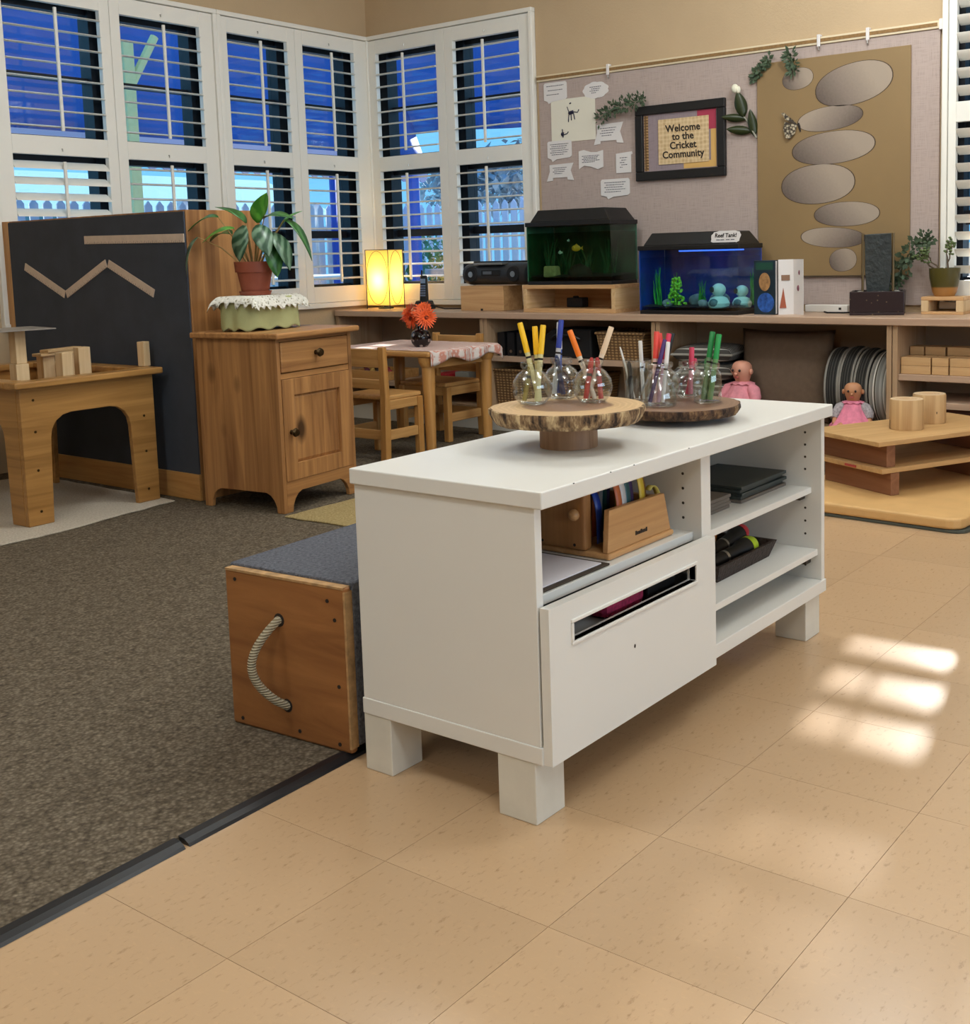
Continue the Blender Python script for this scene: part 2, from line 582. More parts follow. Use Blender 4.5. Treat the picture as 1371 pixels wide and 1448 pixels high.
def window(name, u0, u1, openings, loc, rz, tilt_up, tilt_low, label, bar=(1.066, 1.11), upper=None):
    w = struct(name, loc, rz, label)
    c = MB()
    t = .024
    c.box(u0, u1, -.03, .06, WZ1 - t, WZ1).box(u0, u1, -.035, .06, WZ0, WZ0 + t + .006)
    c.box(u0, u0 + t, -.03, .06, WZ0 + t, WZ1 - t).box(u1 - t, u1, -.03, .06, WZ0 + t, WZ1 - t)
    c.build('casing', M['shutter'], w, bevel=.004)
    m0 = u0 + t + .002
    for k, (a, b) in enumerate(openings):
        p0 = m0
        p1 = (b + openings[k + 1][0]) / 2 - .001 if k + 1 < len(openings) else u1 - t - .002
        m0 = p1 + .002
        zb, zt = WZ0 + t + .008, WZ1 - t - .003
        p = MB()
        p.box(p0, a, -.018, .012, zb, zt).box(b, p1, -.018, .012, zb, zt)
        p.box(a, b, -.018, .012, zb, ZL0).box(a, b, -.018, .012, ZL1, ZU0).box(a, b, -.018, .012, ZU1, zt)
        pan = p.build('shutter_panel', M['shutter'], w, bevel=.002)
        lp = None
        wd = b - a
        tu = tilt_up[k]; tl = tilt_low[k]
        for zz0, zz1, cnt, tl_ in ((ZU0, ZU1, 8, tu), (ZL0, ZL1, 9, tl)):
            sp = (zz1 - zz0 - .02) / cnt
            for q in range(cnt):
                z = zz0 + .01 + (q + .5) * sp
                if lp is None:
                    lp = louver_mesh(wd - .004).build('louver', M['shutter'], pan, smooth=True)
                    o = lp
                else:
                    o = copy_part(lp, pan)
                o.location = ((a + b) / 2, 0, z)
                o.rotation_euler = (R(tl_), 0, 0)
            off = .034 * math.cos(R(tl_)); dz = -.034 * math.sin(R(tl_))
            MB().box(a + wd * .5 - .007, a + wd * .5 + .007, -off - .012, -off, zz0 + .01 + dz + .02, zz1 - .02 + dz * .5).build('tilt_rod', M['shutter'], pan, bevel=.002)
            MB().tube([(a + wd * .5, -.018, zz1 + .030), (a + wd * .5, -.024, zz1 + .030), (a + wd * .5, -.024, zz1 + .018)], .0022, 6).build('rod_hook', M['steel'], pan)
        # dark outer sash
        s = MB()
        s.box(p0 - .026 if k == 0 else p0 - .001, a + .012, .062, .15, WZ0, WZ1).box(b - .012, p1 + .026 if k + 1 == len(openings) else p1 + .001, .062, .15, WZ0, WZ1)
        s.box(a + .012, b - .012, .085, .15, WZ0, ZL0 + .012).box(a + .012, b - .012, .085, .15, ZU1 - .012, WZ1)
        s.box(a + .012, b - .012, .085, .15, 1.44, 1.56)
        s.box(a + .012, b - .012, .10, .14, 1.825, 1.850).box(a + .012, b - .012, .10, .14, bar[0], bar[1])
        s.build('sash', M['dark_metal'], w)
        for g0, g1 in ((ZL0 + .01, bar[0]), (bar[1], 1.44), (1.56, 1.825), (1.85, ZU1 - .01)):
            MB().box(a + .012, b - .012, .120, .124, g0, g1).build('window_pane', M['glass'] if upper is None or g0 < 1 else upper, w)
    # rough opening liner between the columns
    return w

window('window_1', 2.72, 3.985, [(2.825, 3.306), (3.415, 3.878)], (0, 5.15, 0), 0, (8, 8), (38, 8), 'white plantation shutter window above the dark divider')
window('window_2', 3.985, 5.098, [(4.052, 4.463), (4.575, 4.972)], (0, 5.15, 0), 0, (8, 8), (6, 6), 'white plantation shutter window beside the room corner')
window('window_3', -5.145, -3.868, [(-5.062, -4.577), (-4.447, -3.966)], (5.10, 0, 0), -PI / 2, (8, 8), (5, 5), 'white plantation shutter window behind the paper lamp')
window('window_4', -1.652, -.423, [(-1.592, -1.305), (-1.185, -.90), (-.79, -.515)], (5.10, 0, 0), -PI / 2, (-38, -38, -38), (-35, -35, -35), 'white plantation shutter window beside the pinboard', (1.022, 1.084), glassy('sun_dimming_glass', (.5, .52, .55), .055))  # upper panes get an added dark tint to fade the softer sun patches

w5 = struct('added_window', (-.7, -4.0, 0), 0, 'added wide window letting fill light through the right-hand wall')  # unseen window, added so the side fill reaches the cabinet front
mb = MB().box(0, 4.6, -.15, .02, .66, .70).box(0, 4.6, -.15, .02, 2.225, 2.265)
for x in (0, 1.135, 2.28, 3.425, 4.56):
    mb.box(x, x + .04, -.15, .02, .70, 2.225)
mb.build('casing', M['shutter'], w5, bevel=.003)
for x in (.04, 1.175, 2.32, 3.465):
    MB().box(x, x + 1.095, -.08, -.076, .70, 2.225).build('window_pane', M['glass'], w5)

# ---- outside
M['pavement'] = mat('pavement', '#a9adb5', .9, var=.1, vscale=2)
M['awning'] = mat('blue_canvas', '#2a55a8', .7, var=.12, vscale=2.5, bmp=.3, bscale=8, bdist=.02)
M['valance'] = mat('valance_trim', '#c9b9d6', .8)
M['bluepost'] = mat('blue_post', '#1c4fc0', .5)
M['ypost'] = mat('post_pale_green', '#e8dda0', .6)
M['fence'] = mat('fence_white', '#d7dfe6', .7, var=.04)
M['leaf_out'] = mat('garden_leaf', '#4f8f58', .6, var=.4, vscale=3)
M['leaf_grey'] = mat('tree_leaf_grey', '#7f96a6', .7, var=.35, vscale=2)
M['bark_out'] = mat('tree_bark', '#4d443c', .9)
M['stone_out'] = mat('picnic_grey', '#8f94a3', .7, var=.1)
M['wall_out'] = mat('house_turquoise', '#5aa0b4', .8)
tag(MB().box(4.0, 26, -8, 26, -.32, -.22).build('ground_outside', M['pavement']), 'grey paved yard outside the windows', None, None, 'structure')

def foliage(name, spots, n, size, m, parent, seed):
    rnd = random.Random(seed)
    mb = MB()
    for cx_, cy_, cz_, rx, ry, rz in spots:
        for _ in range(n):
            d = Vector((rnd.gauss(0, 1), rnd.gauss(0, 1), rnd.gauss(0, 1))).normalized() * (rnd.random() ** .4)
            p = Vector((cx_ + d.x * rx, cy_ + d.y * ry, cz_ + d.z * rz))
            e = Matrix.Rotation(rnd.uniform(0, 6.28), 4, 'Z') @ Matrix.Rotation(rnd.uniform(-1.2, 1.2), 4, 'X')
            s_ = size * rnd.uniform(.6, 1.3)
            v = [p + e @ Vector(q) for q in ((0, -s_, 0), (s_ * .45, 0, s_ * .12), (0, s_, 0), (-s_ * .45, 0, s_ * .12))]
            mb.add(v, [(0, 1, 2), (0, 2, 3)])
    return mb.build(name, m, parent)

# awning over the yard on the left side
aw = thing('patio_awning', 'deep blue patio awning with a scalloped pale valance and steel posts', 'awning', (6.2, 8.5, -.22))
def awf(u, v):
    x = -3.0 + u * 6.0
    return (x, .0 + (v ** 1.0) * .75 + .05 * math.sin(u * 17) * v, 2.17 + v * 1.75 + .03 * math.sin(u * 9 + v * 4))
MB().grid(awf, 40, 12).build('canvas', M['awning'], aw, smooth=True, solid=.01)
poly = [(-3.0, 2.20), (3.0, 2.20)]
k = 44
for i in range(k):
    x1 = 3.0 - i * 6.0 / k
    for t in range(5):
        a_ = t / 5 * PI
        poly.append((x1 - (6.0 / k) * (t / 5), 1.98 - .045 * math.sin(a_)))
poly.append((-3.0, 1.98))
MB().prism(poly, 'y', -.03, -.012).build('valance', M['valance'], aw)
for x in (-.85, .18, 2.75):
    MB().box(x - .055, x + .055, -.10, -.03, 0, 2.0).build('post', M['bluepost'], aw, bevel=.01)
for x in (-3.0, 2.94):
    MB().box(x, x + .06, .55, .62, 0, 3.9).build('rear_post', M['bluepost'], aw)
yp = thing('steel_post', 'pale green steel post with a slanted brace in front of the blue awning', 'post', (5.36, 8.0, -.22))
MB().box(-.045, .045, -.04, .04, 0, 2.86).build('shaft', M['ypost'], yp, bevel=.006)
MB().tube([(.0, -.0, 2.48), (.26, 0, 2.92)], .034, 8).build('brace', M['ypost'], yp)
hs = thing('garden_house', 'pale turquoise garden house behind the picket fence', 'building', (8.2, 11.6, -.22))
MB().box(-2.6, 2.2, 0, 2.4, 0, 1.72).build('house_wall', M['wall_out'], hs)
MB().prism([(-.25, 1.72), (2.65, 1.72), (1.2, 2.25)], 'x', -2.8, 2.4).build('roof', mat('roof_white', '#8fc0cc', .8), hs)
for x in (-1.6, .2):
    MB().box(x, x + .6, -.02, .02, .9, 1.45).build('house_window', M['dark_metal'], hs)

# blue wall and awning outside the window in the back wall
bw = thing('blue_shade_sail', 'wide blue shade sail hung high outside the corner window', 'awning', (9.0, 7.6, -.22))
MB().grid(lambda u, v: (.35 + v * .9, -2.9 + u * 5.4, 2.46 + v * 1.9 + .04 * math.sin(u * 11) + .02 * math.sin(v * 9 + u * 6)), 36, 10).build('canvas', M['awning'], bw, smooth=True, solid=.01)
for y in (-2.9, 2.5):
    MB().tube([(.36, y, 0), (.36, y, 2.5)], .04, 8).build('post', M['bluepost'], bw)
    MB().tube([(1.25, y, 0), (1.25, y, 4.36)], .04, 8).build('tall_post', M['bluepost'], bw)

def fence(name, p0, p1, h, label, group=None):
    a, b = Vector(p0), Vector(p1)
    L = (b - a).length
    t = thing(name, label, 'fence', (a.x, a.y, -.22), math.atan2(b.y - a.y, b.x - a.x), group)
    n = int(L / .13)
    mb = MB()
    for i in range(n):
        x = i * L / n
        mb.prism([(x, .05), (x + .085, .05), (x + .085, h - .05), (x + .0425, h), (x, h - .05)], 'y', 0, .018)
    pk = mb.build('pickets', M['fence'], t)
    pk['kind'] = 'stuff'
    for z in (.35, h - .32):
        MB().box(0, L, .018, .05, z, z + .07).build('rail', M['fence'], t)
    for q in range(int(L / 1.8) + 1):
        MB().box(q * 1.8, q * 1.8 + .08, .05, .13, 0, h + .03).build('post', M['fence'], t)
    return t
fence('picket_fence', (5.6, 10.2), (10.4, 10.2), 1.78, 'white picket fence below the blue awning')
fence('picket_fence', (10.4, 10.0), (10.4, 4.4), 1.78, 'white picket fence seen through the corner window behind green shrubs')
fence('picket_fence', (8.4, 3.2), (8.4, -1.6), 1.2, 'low white picket fence outside the window by the pinboard')

tr = thing('garden_tree', 'hazy grey-green garden tree beyond the white fence', 'tree', (13.2, 9.4, -.22))
MB().tube([(0, 0, 0), (.05, .02, 1.2), (-.03, .05, 2.2)], [.12, .1, .06], 8).build('trunk', M['bark_out'], tr)
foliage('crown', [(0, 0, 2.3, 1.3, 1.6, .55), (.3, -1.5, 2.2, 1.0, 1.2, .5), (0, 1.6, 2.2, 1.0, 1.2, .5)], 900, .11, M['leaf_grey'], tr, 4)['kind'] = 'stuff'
for i, (sx, sy, sz, sr, lb) in enumerate([(9.35, 8.15, .55, .36, 'bushy green garden shrub by the white fence'), (9.75, 8.95, .75, .34, 'taller light green garden shrub touching the white fence')]):
    sh = thing('garden_shrub', lb, 'shrub', (sx, sy, -.22))
    MB().tube([(0, 0, 0), (.02, 0, sz)], [.03, .015], 6).build('stem', M['bark_out'], sh)
    foliage('leaves', [(0, 0, sz, sr, sr, sz * .95)], 900, .055, M['leaf_out'], sh, 10 + i)['kind'] = 'stuff'
pt = thing('picnic_table', 'grey picnic table with benches in the yard behind the radio', 'table', (8.4, 6.55, -.22))
MB().box(-.45, .45, -.85, .85, .98, 1.04).build('table_top', M['stone_out'], pt, bevel=.01)
for y in (-.6, .6):
    MB().prism([(-.6, 0), (-.5, 0), (-.1, .98), (-.3, .98)], 'y', y, y + .08).build('leg', M['stone_out'], pt)
    MB().prism([(.6, 0), (.5, 0), (.1, .98), (.3, .98)], 'y', y, y + .08).build('leg', M['stone_out'], pt)
for x in (-.85, .6):
    MB().box(x, x + .25, -.85, .85, .42, .47).build('bench', M['stone_out'], pt, bevel=.01)
MB().box(-.7, .7, -.55, -.5, .36, .42).build('cross_bar', M['stone_out'], pt)
MB().box(-.7, .7, .5, .55, .36, .42).build('cross_bar', M['stone_out'], pt)
tb = thing('yard_table', 'white folding table in the yard below the awning', 'table', (6.7, 7.7, -.22))
MB().box(-.7, .7, -.35, .35, .98, 1.02).build('table_top', M['fence'], tb, bevel=.01)
for x in (-.62, .58):
    for y in (-.3, .26):
        MB().box(x, x + .04, y, y + .04, 0, .98).build('leg', M['steel'], tb)
# ================================================================ LONG COUNTER
CZ = .638
mb = MB()
pl = [(4.70, -.2), (5.097, -.2), (5.097, 5.147), (4.76, 5.147)]
pl += [(4.70 + .06 * (1 - math.cos(a)), 5.087 + .06 * math.sin(a)) for a in (R(60), R(30), 0)]
mb.prism(pl, 'z', .605, CZ)
tag(mb.build('counter_top', M['counter'], bevel=.004), 'long tan laminate counter top under the pinboard', 'counter')
M['unit_edge'] = wood('unit_edge', '#b99b7c', '#a78764', 'z', 30, .5, 0, 1.2)
M['plinth'] = mat('plinth_white', '#d8d4c8', .6)
def unit(y0, y1, shelves, label):
    u = thing('shelf_unit', label, 'shelf', (4.72, y0, 0))
    W = y1 - y0
    MB().box(0, .37, 0, .022, .11, .605).build('side_panel', M['unit_edge'], u, bevel=.0015)
    MB().box(0, .37, W - .022, W, .11, .605).build('side_panel', M['unit_edge'], u, bevel=.0015)
    MB().box(.022, .36, 0, W, 0, .11).build('plinth', M['plinth'], u)
    MB().box(0, .36, .022, W - .022, .11, .135).build('bottom_panel', M['unit_edge'], u, bevel=.0015)
    MB().box(.358, .37, .022, W - .022, .135, .605).build('back_panel', M['counter_in'], u)
    for z in shelves:
        MB().box(.01, .358, .022, W - .022, z - .026, z).build('shelf', M['counter'], u, bevel=.0015)
    return u
unit(3.985, 5.12, (.232,), 'open shelf unit behind the small wooden table')
unit(2.905, 3.980, (.402,), 'open shelf unit holding black binders and wicker baskets')
unit(1.738, 2.900, (), 'open shelf unit filled with cushions and two dolls')
unit(.60, 1.734, (.398, .285), 'open shelf unit stacked with wooden unit blocks')

# ---- things in the shelf units
def basket_mat():
    m, n, l, b = nt('wicker')
    vec = coords(n, l, (1, 1, 1))
    w1 = n.new('ShaderNodeTexWave'); w1.bands_direction = 'Z'; w1.inputs['Scale'].default_value = 22; w1.inputs['Distortion'].default_value = 1.5
    l.new(vec, w1.inputs[0])
    w2 = n.new('ShaderNodeTexWave'); w2.bands_direction = 'Y'; w2.inputs['Scale'].default_value = 14; w2.inputs['Distortion'].default_value = 1
    l.new(vec, w2.inputs[0])
    mt = n.new('ShaderNodeMath'); mt.operation = 'MULTIPLY'
    l.new(w1.outputs[1], mt.inputs[0]); l.new(w2.outputs[1], mt.inputs[1])
    l.new(ramp(n, l, mt.outputs[0], [(.0, lin('#6d5032')), (.6, lin('#ab8758'))]), b.inputs['Base Color'])
    b.inputs['Roughness'].default_value = .8
    bump(n, l, b, mt.outputs[0], .8, .004)
    return m
M['wicker'] = basket_mat()
M['binder'] = mat('binder_black', '#121317', .5)
M['red_card'] = mat('red_card', '#b3262f', .5, var=.15, vscale=30)
def basket(x, y, z, sx, sy, h, label):
    b = thing('wicker_basket', label, 'basket', (x, y, z))
    mb = MB()
    a, c, t = (0, sx, 0, sy), (-.015, sx + .015, -.02, sy + .02), .008
    mb.frustum(a, c, 0, h)
    me = MB()
    def ring(r0, z0, d): return [(r0[0] + d, r0[2] + d, z0), (r0[1] - d, r0[2] + d, z0), (r0[1] - d, r0[3] - d, z0), (r0[0] + d, r0[3] - d, z0)]
    me.v = ring(a, 0, 0) + ring(c, h, 0) + ring(c, h, t) + ring(a, .01, t)
    me.f = [(3, 2, 1, 0)] + [(i + k * 4, (i + 1) % 4 + k * 4, (i + 1) % 4 + k * 4 + 4, i + k * 4 + 4) for k in range(3) for i in range(4)] + [(12, 13, 14, 15)]
    me.build('basket_body', M['wicker'], b)
    MB().tube([(c[0], c[2], h), (c[1], c[2], h), (c[1], c[3], h), (c[0], c[3], h), (c[0], c[2], h)], .009, 8).build('rim', M['wicker'], b, smooth=True)
    return b
for i, (y, w, lb) in enumerate([(3.885, .05, 'black ring binder leaning at the end of the binder row'), (3.82, .05, 'black ring binder in the middle of the binder row'), (3.755, .05, 'black ring binder next to the black storage case')]):
    t = thing('ring_binder', lb, 'binder', (4.78, y, .402), 0, 'black binders on the shelf')
    MB().box(0, .004, 0, w, 0, .125).box(0, .20, 0, .003, 0, .125).box(0, .20, w - .003, w, 0, .125).build('cover', M['binder'], t, bevel=.001)
    MB().box(.008, .195, .005, w - .005, .002, .118).build('pages', M['paper'], t)
    MB().tube([(-.001, w / 2, .025), (.003, w / 2, .025)], .009, 10).build('finger_ring', M['steel'], t)
t = thing('storage_case', 'black storage case with an arched handle on the shelf', 'case', (4.79, 3.33, .402))
MB().prism([(0, 0), (.32, 0), (.32, .10), (.24, .15), (.0, .15)], 'x', 0, .22).build('case_body', M['black_soft'], t, bevel=.008)
MB().tube([(-.012, .06, .10), (-.03, .10, .12), (-.03, .2, .12), (-.012, .24, .10)], .008, 8).build('handle', M['black_plastic'], t, smooth=True)
basket(4.78, 3.02, .402, .26, .24, .135, 'brown wicker basket on the upper shelf beside the storage case')
basket(4.78, 3.70, .135, .27, .24, .19, 'brown wicker basket on the bottom shelf under the binders')
basket(4.78, 3.36, .135, .27, .24, .17, 'brown wicker basket on the bottom shelf under the storage case')
t = thing('toy_tray', 'shallow wooden tray of small toys behind the chair', 'tray', (4.76, 4.74, .232))
MB().box(0, .25, 0, .32, 0, .008).box(0, .01, 0, .32, .008, .05).box(.24, .25, 0, .32, .008, .05).box(.01, .24, 0, .01, .008, .05).box(.01, .24, .31, .32, .008, .05).build('tray', M['maple_y'], t, bevel=.002)
rnd = random.Random(3)
for i, (c, lb) in enumerate([('#8c2f34', 'small red toy in the shallow wooden tray'), ('#d9d2c4', 'small cream toy in the shallow wooden tray'), ('#3a2b24', 'small dark brown toy in the shallow wooden tray'), ('#c79f55', 'small ochre toy in the shallow wooden tray'), ('#5d2a3c', 'small plum toy in the shallow wooden tray')]):
    mb = MB().ball((0, 0, .026), (.022, .02, .024), 10, 6).ball((0, .012, .052), .012, 8, 5)
    tag(mb.build('small_toy', mat('toy_%d' % i, c, .5), smooth=True, loc=(4.80 + rnd.uniform(0, .05), 4.785 + i * .052, .2405)), lb, 'toy', 'toys in the wooden tray')
tag(MB().box(0, .2, 0, .11, 0, .055).build('card_box', M['red_card'], bevel=.002, loc=(4.77, 4.285, .232)), 'small red cardboard box on the shelf behind the far chair', 'box')
tag(MB().box(0, .2, 0, .1, 0, .07).build('card_box', mat('grey_card', '#8d8a80', .7), bevel=.002, loc=(4.77, 4.14, .232)), 'small grey cardboard box next to the red one', 'box')

def pillow(name, w, h, t, m, parent=None, loc=(0, 0, 0), rot=(0, 0, 0), n=14, pinch=.06, fat=.42):
    mb = MB()
    for sgn in (1, -1):
        def fn(u, v):
            a, b = 2 * u - 1, 2 * v - 1
            e = (1 - abs(a) ** 2.6) * (1 - abs(b) ** 2.6)
            k = 1 - pinch * (abs(a) * (1 - b * b) * 0 + (1 - abs(b) ** 2) * abs(a) ** 3)
            k2 = 1 - pinch * ((1 - abs(a) ** 2) * abs(b) ** 3)
            return (sgn * t / 2 * max(e, 0) ** fat, a * w / 2 * k, b * h / 2 * k2)
        mb.grid(fn, n, n)
    o = mb.build(name, m, parent, smooth=True, loc=loc, rot=rot, ang=80)
    b = bmesh.new(); b.from_mesh(o.data); bmesh.ops.remove_doubles(b, verts=b.verts, dist=1e-5); bmesh.ops.recalc_face_normals(b, faces=b.faces); b.to_mesh(o.data); b.free()
    return o
M['brown_cloth'] = mat('brown_cloth', '#6e5b4a', .9, var=.08, vscale=40, bmp=.4, bscale=600)
M['stripe_grey'] = stripes('grey_stripe_cloth', [(0, '#3d3b38'), (.5, '#57544f'), (.86, '#8d8a84')], 'y', .016)
M['stripe_z'] = stripes('grey_stripe_cloth_z', [(0, '#4a4641'), (.6, '#6c6861'), (.82, '#b9b5ab')], 'z', .022)
M['stripe_round'] = stripes('dark_ribbed_cloth', [(0, '#34322f'), (.55, '#5a5751'), (.85, '#7d7a73')], 'x', .012)
M['stripe_w'] = stripes('white_stripe_cloth', [(0, '#85847f'), (.3, '#a9a8a3'), (.5, '#8b8a85'), (.62, '#e3e0d6'), (.78, '#544f40'), (.9, '#a09f9a')], 'x', .05)
M['piping'] = mat('pale_piping', '#98948a', .8)
def cushion_thing(label, w, h, t, m, loc, rot, group=None, piping=True, fat=.42):
    o = thing('cushion', label, 'cushion', loc, 0, group)
    o.rotation_euler = rot
    pillow('cushion_cover', w, h, t, m, o, (0, 0, h / 2), n=18, fat=fat)
    if piping:
        pts = []
        for k in range(41):
            s = k / 40 * 4
            a = (min(s, 1) - max(min(s - 2, 1), 0)) * 2 - 1
            b = (max(min(s - 1, 1), 0) - max(min(s - 3, 1), 0)) * 2 - 1
            kk = 1 - .06 * (1 - b * b) * abs(a) ** 3
            k2 = 1 - .06 * (1 - a * a) * abs(b) ** 3
            pts.append((0, a * w / 2 * kk, h / 2 + b * h / 2 * k2))
        MB().tube(pts, .006, 6).build('piping', M['piping'], o, smooth=True)
    return o
cushion_thing('large plain brown square cushion behind the doll', .47, .43, .12, M['brown_cloth'], (4.90, 2.322, .137), (0, R(8), 0), piping=False)
M['disc_dark'] = stripes('dark_ribbed_disc', [(0, '#232220'), (.5, '#383633'), (.82, '#57544e')], 'z', .012)
M['disc_pale'] = stripes('pale_striped_disc', [(0, '#7b7a75'), (.25, '#9b9a94'), (.45, '#7f7e78'), (.58, '#dcd9cf'), (.74, '#443f32'), (.88, '#8f8e88')], 'z', .046)
def disc_cushion(label, x, y, r_, t, m, tz):
    o = thing('round_cushion', label, 'cushion', (x, y, .1365), R(tz), 'striped cushions in the shelf')
    h = t / 2
    prof = [(.0, -h)] + [(r_ - h * .9 + h * .9 * math.cos(a), h * math.sin(a)) for a in [R(-90 + 15 * k) for k in range(13)]] + [(.0, h)]
    MB().lathe(prof, n=44).build('cushion_cover', m, o, smooth=True, loc=(0, 0, r_), rot=(R(90), 0, 0), ang=80)
    for s_ in (-1, 1):
        rr_ = r_ - h * .28
        MB().tube([(rr_ * math.cos(2 * PI * k / 40), rr_ * math.sin(2 * PI * k / 40), s_ * h * .80) for k in range(41)], .0055, 6).build('piping', M['piping'], o, smooth=True, loc=(0, 0, r_), rot=(R(90), 0, 0))
disc_cushion('dark ribbed round cushion on edge next to the plain brown cushion', 4.96, 2.050, .175, .070, M['disc_dark'], 3)
disc_cushion('dark ribbed round cushion on edge in the middle of the row', 4.965, 1.975, .178, .070, M['disc_dark'], 0)
disc_cushion('dark ribbed round cushion on edge behind the pale striped one', 4.96, 1.900, .175, .070, M['disc_dark'], -2)
disc_cushion('pale grey and white striped round cushion at the end of the shelf', 4.94, 1.814, .172, .086, M['disc_pale'], -3)
for i, lb in enumerate(['dark grey striped seat cushion at the bottom of the leaning stack', 'dark grey striped seat cushion second in the leaning stack', 'dark grey striped seat cushion third in the leaning stack', 'dark grey striped seat cushion on top of the leaning stack']):
    o = cushion_thing(lb, .30, .30, .085, M['stripe_z'], (4.90, 2.72, .178), (0, 0, 0), 'seat cushions stacked in the shelf', fat=.24)
    o.rotation_euler = (0, R(-90), R(10))
    o.location = (5.055, 2.728, .182 + i * .088)

# ---- dolls
M['doll_skin'] = mat('doll_skin', '#d99a80', .55)
M['doll_skin2'] = mat('doll_skin_tan', '#c48a62', .55)
M['pink_cloth'] = mat('pink_cloth', '#d98a94', .85, var=.12, vscale=45, bmp=.3, bscale=120, bdist=.004)
M['pink_bright'] = mat('pink_bright', '#e0829a', .85, var=.12, vscale=40, bmp=.3, bscale=120, bdist=.004)
M['grey_floral'] = mat('floral_sleeve', '#a29a9c', .85, var=.35, vscale=90)
M['eye_dark'] = mat('doll_eye', '#2a1a15', .3)
M['lip'] = mat('doll_lip', '#b5554f', .5)
def doll(loc, rz, label, sk, dress, sleeve, tilt=0):
    d = thing('baby_doll', label, 'doll', loc, rz)
    # local: faces -x, sits at z = 0
    V = [(0, 0, .05, .05), (.005, 0, .10, .048), (.01, 0, .135, .032), (.008, 0, .155, .02),
         (.005, .055, .125, .022), (-.02, .085, .085, .018), (-.05, .09, .05, .015), (-.065, .088, .035, .013),
         (.005, -.055, .125, .022), (-.02, -.085, .085, .018), (-.05, -.09, .05, .015), (-.065, -.088, .035, .013),
         (-.04, .04, .035, .032), (-.10, .05, .035, .024), (-.15, .055, .025, .02), (-.17, .056, .035, .018),
         (-.04, -.04, .035, .032), (-.10, -.05, .035, .024), (-.15, -.055, .025, .02), (-.17, -.056, .035, .018),
         (.002, 0, .190, .048), (.0, 0, .228, .055), (.004, 0, .262, .036)]
    E_ = [(0, 1), (1, 2), (2, 3), (2, 4), (4, 5), (5, 6), (6, 7), (2, 8), (8, 9), (9, 10), (10, 11), (0, 12), (12, 13), (13, 14), (14, 15), (0, 16), (16, 17), (17, 18), (18, 19), (3, 20), (20, 21), (21, 22)]
    skin('body', V, E_, sk, d)
    for s_ in (1, -1):
        MB().ball((-.049, s_ * .019, .217), (.006, .006, .007), 10, 6).build('eye', M['eye_dark'], d, smooth=True)
    MB().ball((-.053, 0, .202), (.009, .008, .007), 10, 6).build('nose', sk, d, smooth=True)
    MB().ball((-.047, 0, .186), (.006, .012, .004), 10, 6).build('mouth', M['lip'], d, smooth=True)
    for s_ in (1, -1):
        MB().ball((.0, s_ * .051, .210), (.011, .008, .014), 8, 6).build('ear', sk, d, smooth=True)
    rn = random.Random(5)
    def dr(u, v):
        a = u * 2 * PI
        r0 = .030 + .034 * v ** .5 + .040 * v * v + .006 * v * math.sin(a * 9) + .003 * math.sin(a * 5 + 2) * v
        z = .156 - .128 * v
        fx = -.035 * v * v
        return (fx + r0 * math.cos(a) * 1.05, r0 * math.sin(a) * 1.12, z)
    MB().grid(dr, 54, 12).build('dress', dress, d, smooth=True, solid=.006, ang=80)
    MB().grid(lambda u, v: ((.03 + .022 * v) * math.cos(u * 2 * PI) + .005, (.03 + .03 * v) * math.sin(u * 2 * PI), .163 - .012 * v + .004 * math.sin(u * 2 * PI * 10) * v), 48, 4).build('collar', dress, d, smooth=True, solid=.003, ang=80)
    for s in (1, -1):
        MB().tube([(.005, s * .040, .140), (-.006, s * .066, .122), (-.022, s * .086, .092), (-.036, s * .090, .070)], [.022, .032, .028, .020], 12).build('sleeve', sleeve, d, smooth=True)
    return d
doll((4.785, 2.475, .165), R(-6), 'baby doll in a dusty pink dress leaning on the brown cushion', M['doll_skin'], M['pink_cloth'], M['pink_cloth'])
tag(MB().box(0, .2, 0, .22, 0, .028).build('folded_blanket', M['brown_cloth'], bevel=.01, loc=(4.735, 2.36, .1365)), 'folded brown blanket under the doll in dusty pink', 'blanket')
doll((4.765, 1.925, .1365), R(14), 'baby doll in a bright pink dress in front of striped cushions', M['doll_skin2'], M['pink_bright'], M['grey_floral']).scale = (.82, .82, .82)

# ---- unit blocks on the shelf
M['block'] = wood('unit_block', '#d2ac7c', '#bd9362', 'y', 40, .5, 0, 1.4)
spots = []
for (y0, y1, z0) in [(1.582, 1.708, 0), (1.582, 1.708, .036), (1.508, 1.576, 0), (1.508, 1.576, .036), (1.38, 1.502, 0), (1.38, 1.502, .036), (1.25, 1.372, 0), (1.25, 1.372, .036)]:
    spots.append((4.75, y0, y1, z0, 'front'))
for (y0, y1) in [(1.648, 1.708), (1.556, 1.642), (1.44, 1.548), (1.33, 1.432)]:
    for z0 in (0, .036, .072):
        spots.append((4.86, y0, y1, z0, 'back'))
ORD = ['first', 'second', 'third', 'fourth', 'fifth']
for q, (x, y0, y1, z0, rw) in enumerate(spots):
    col_ = ORD[q // 2] if rw == 'front' else ORD[(q - 8) // 3]
    lay_ = {0: 'bottom', .036: 'upper', .072: 'top'}[z0]
    if rw == 'back' and z0 == .036: lay_ = 'middle'
    tag(MB().box(0, .09, 0, y1 - y0, 0, .0355).build('unit_block', M['block'], bevel=.002, loc=(x, y0, .3985 + z0)),
        'wooden unit block, %s layer, %s from the shelf divider in the %s row' % (lay_, col_, 'front' if rw == 'front' else 'rear'), 'block', 'unit blocks in the %s row on the shelf' % rw)
tag(MB().box(0, .26, 0, .42, 0, .12).build('storage_box', mat('maroon_box', '#4b2a22', .6, var=.1), bevel=.004, loc=(4.76, 1.2, .1355)), 'dark maroon storage box on the lowest shelf under the blocks', 'box')

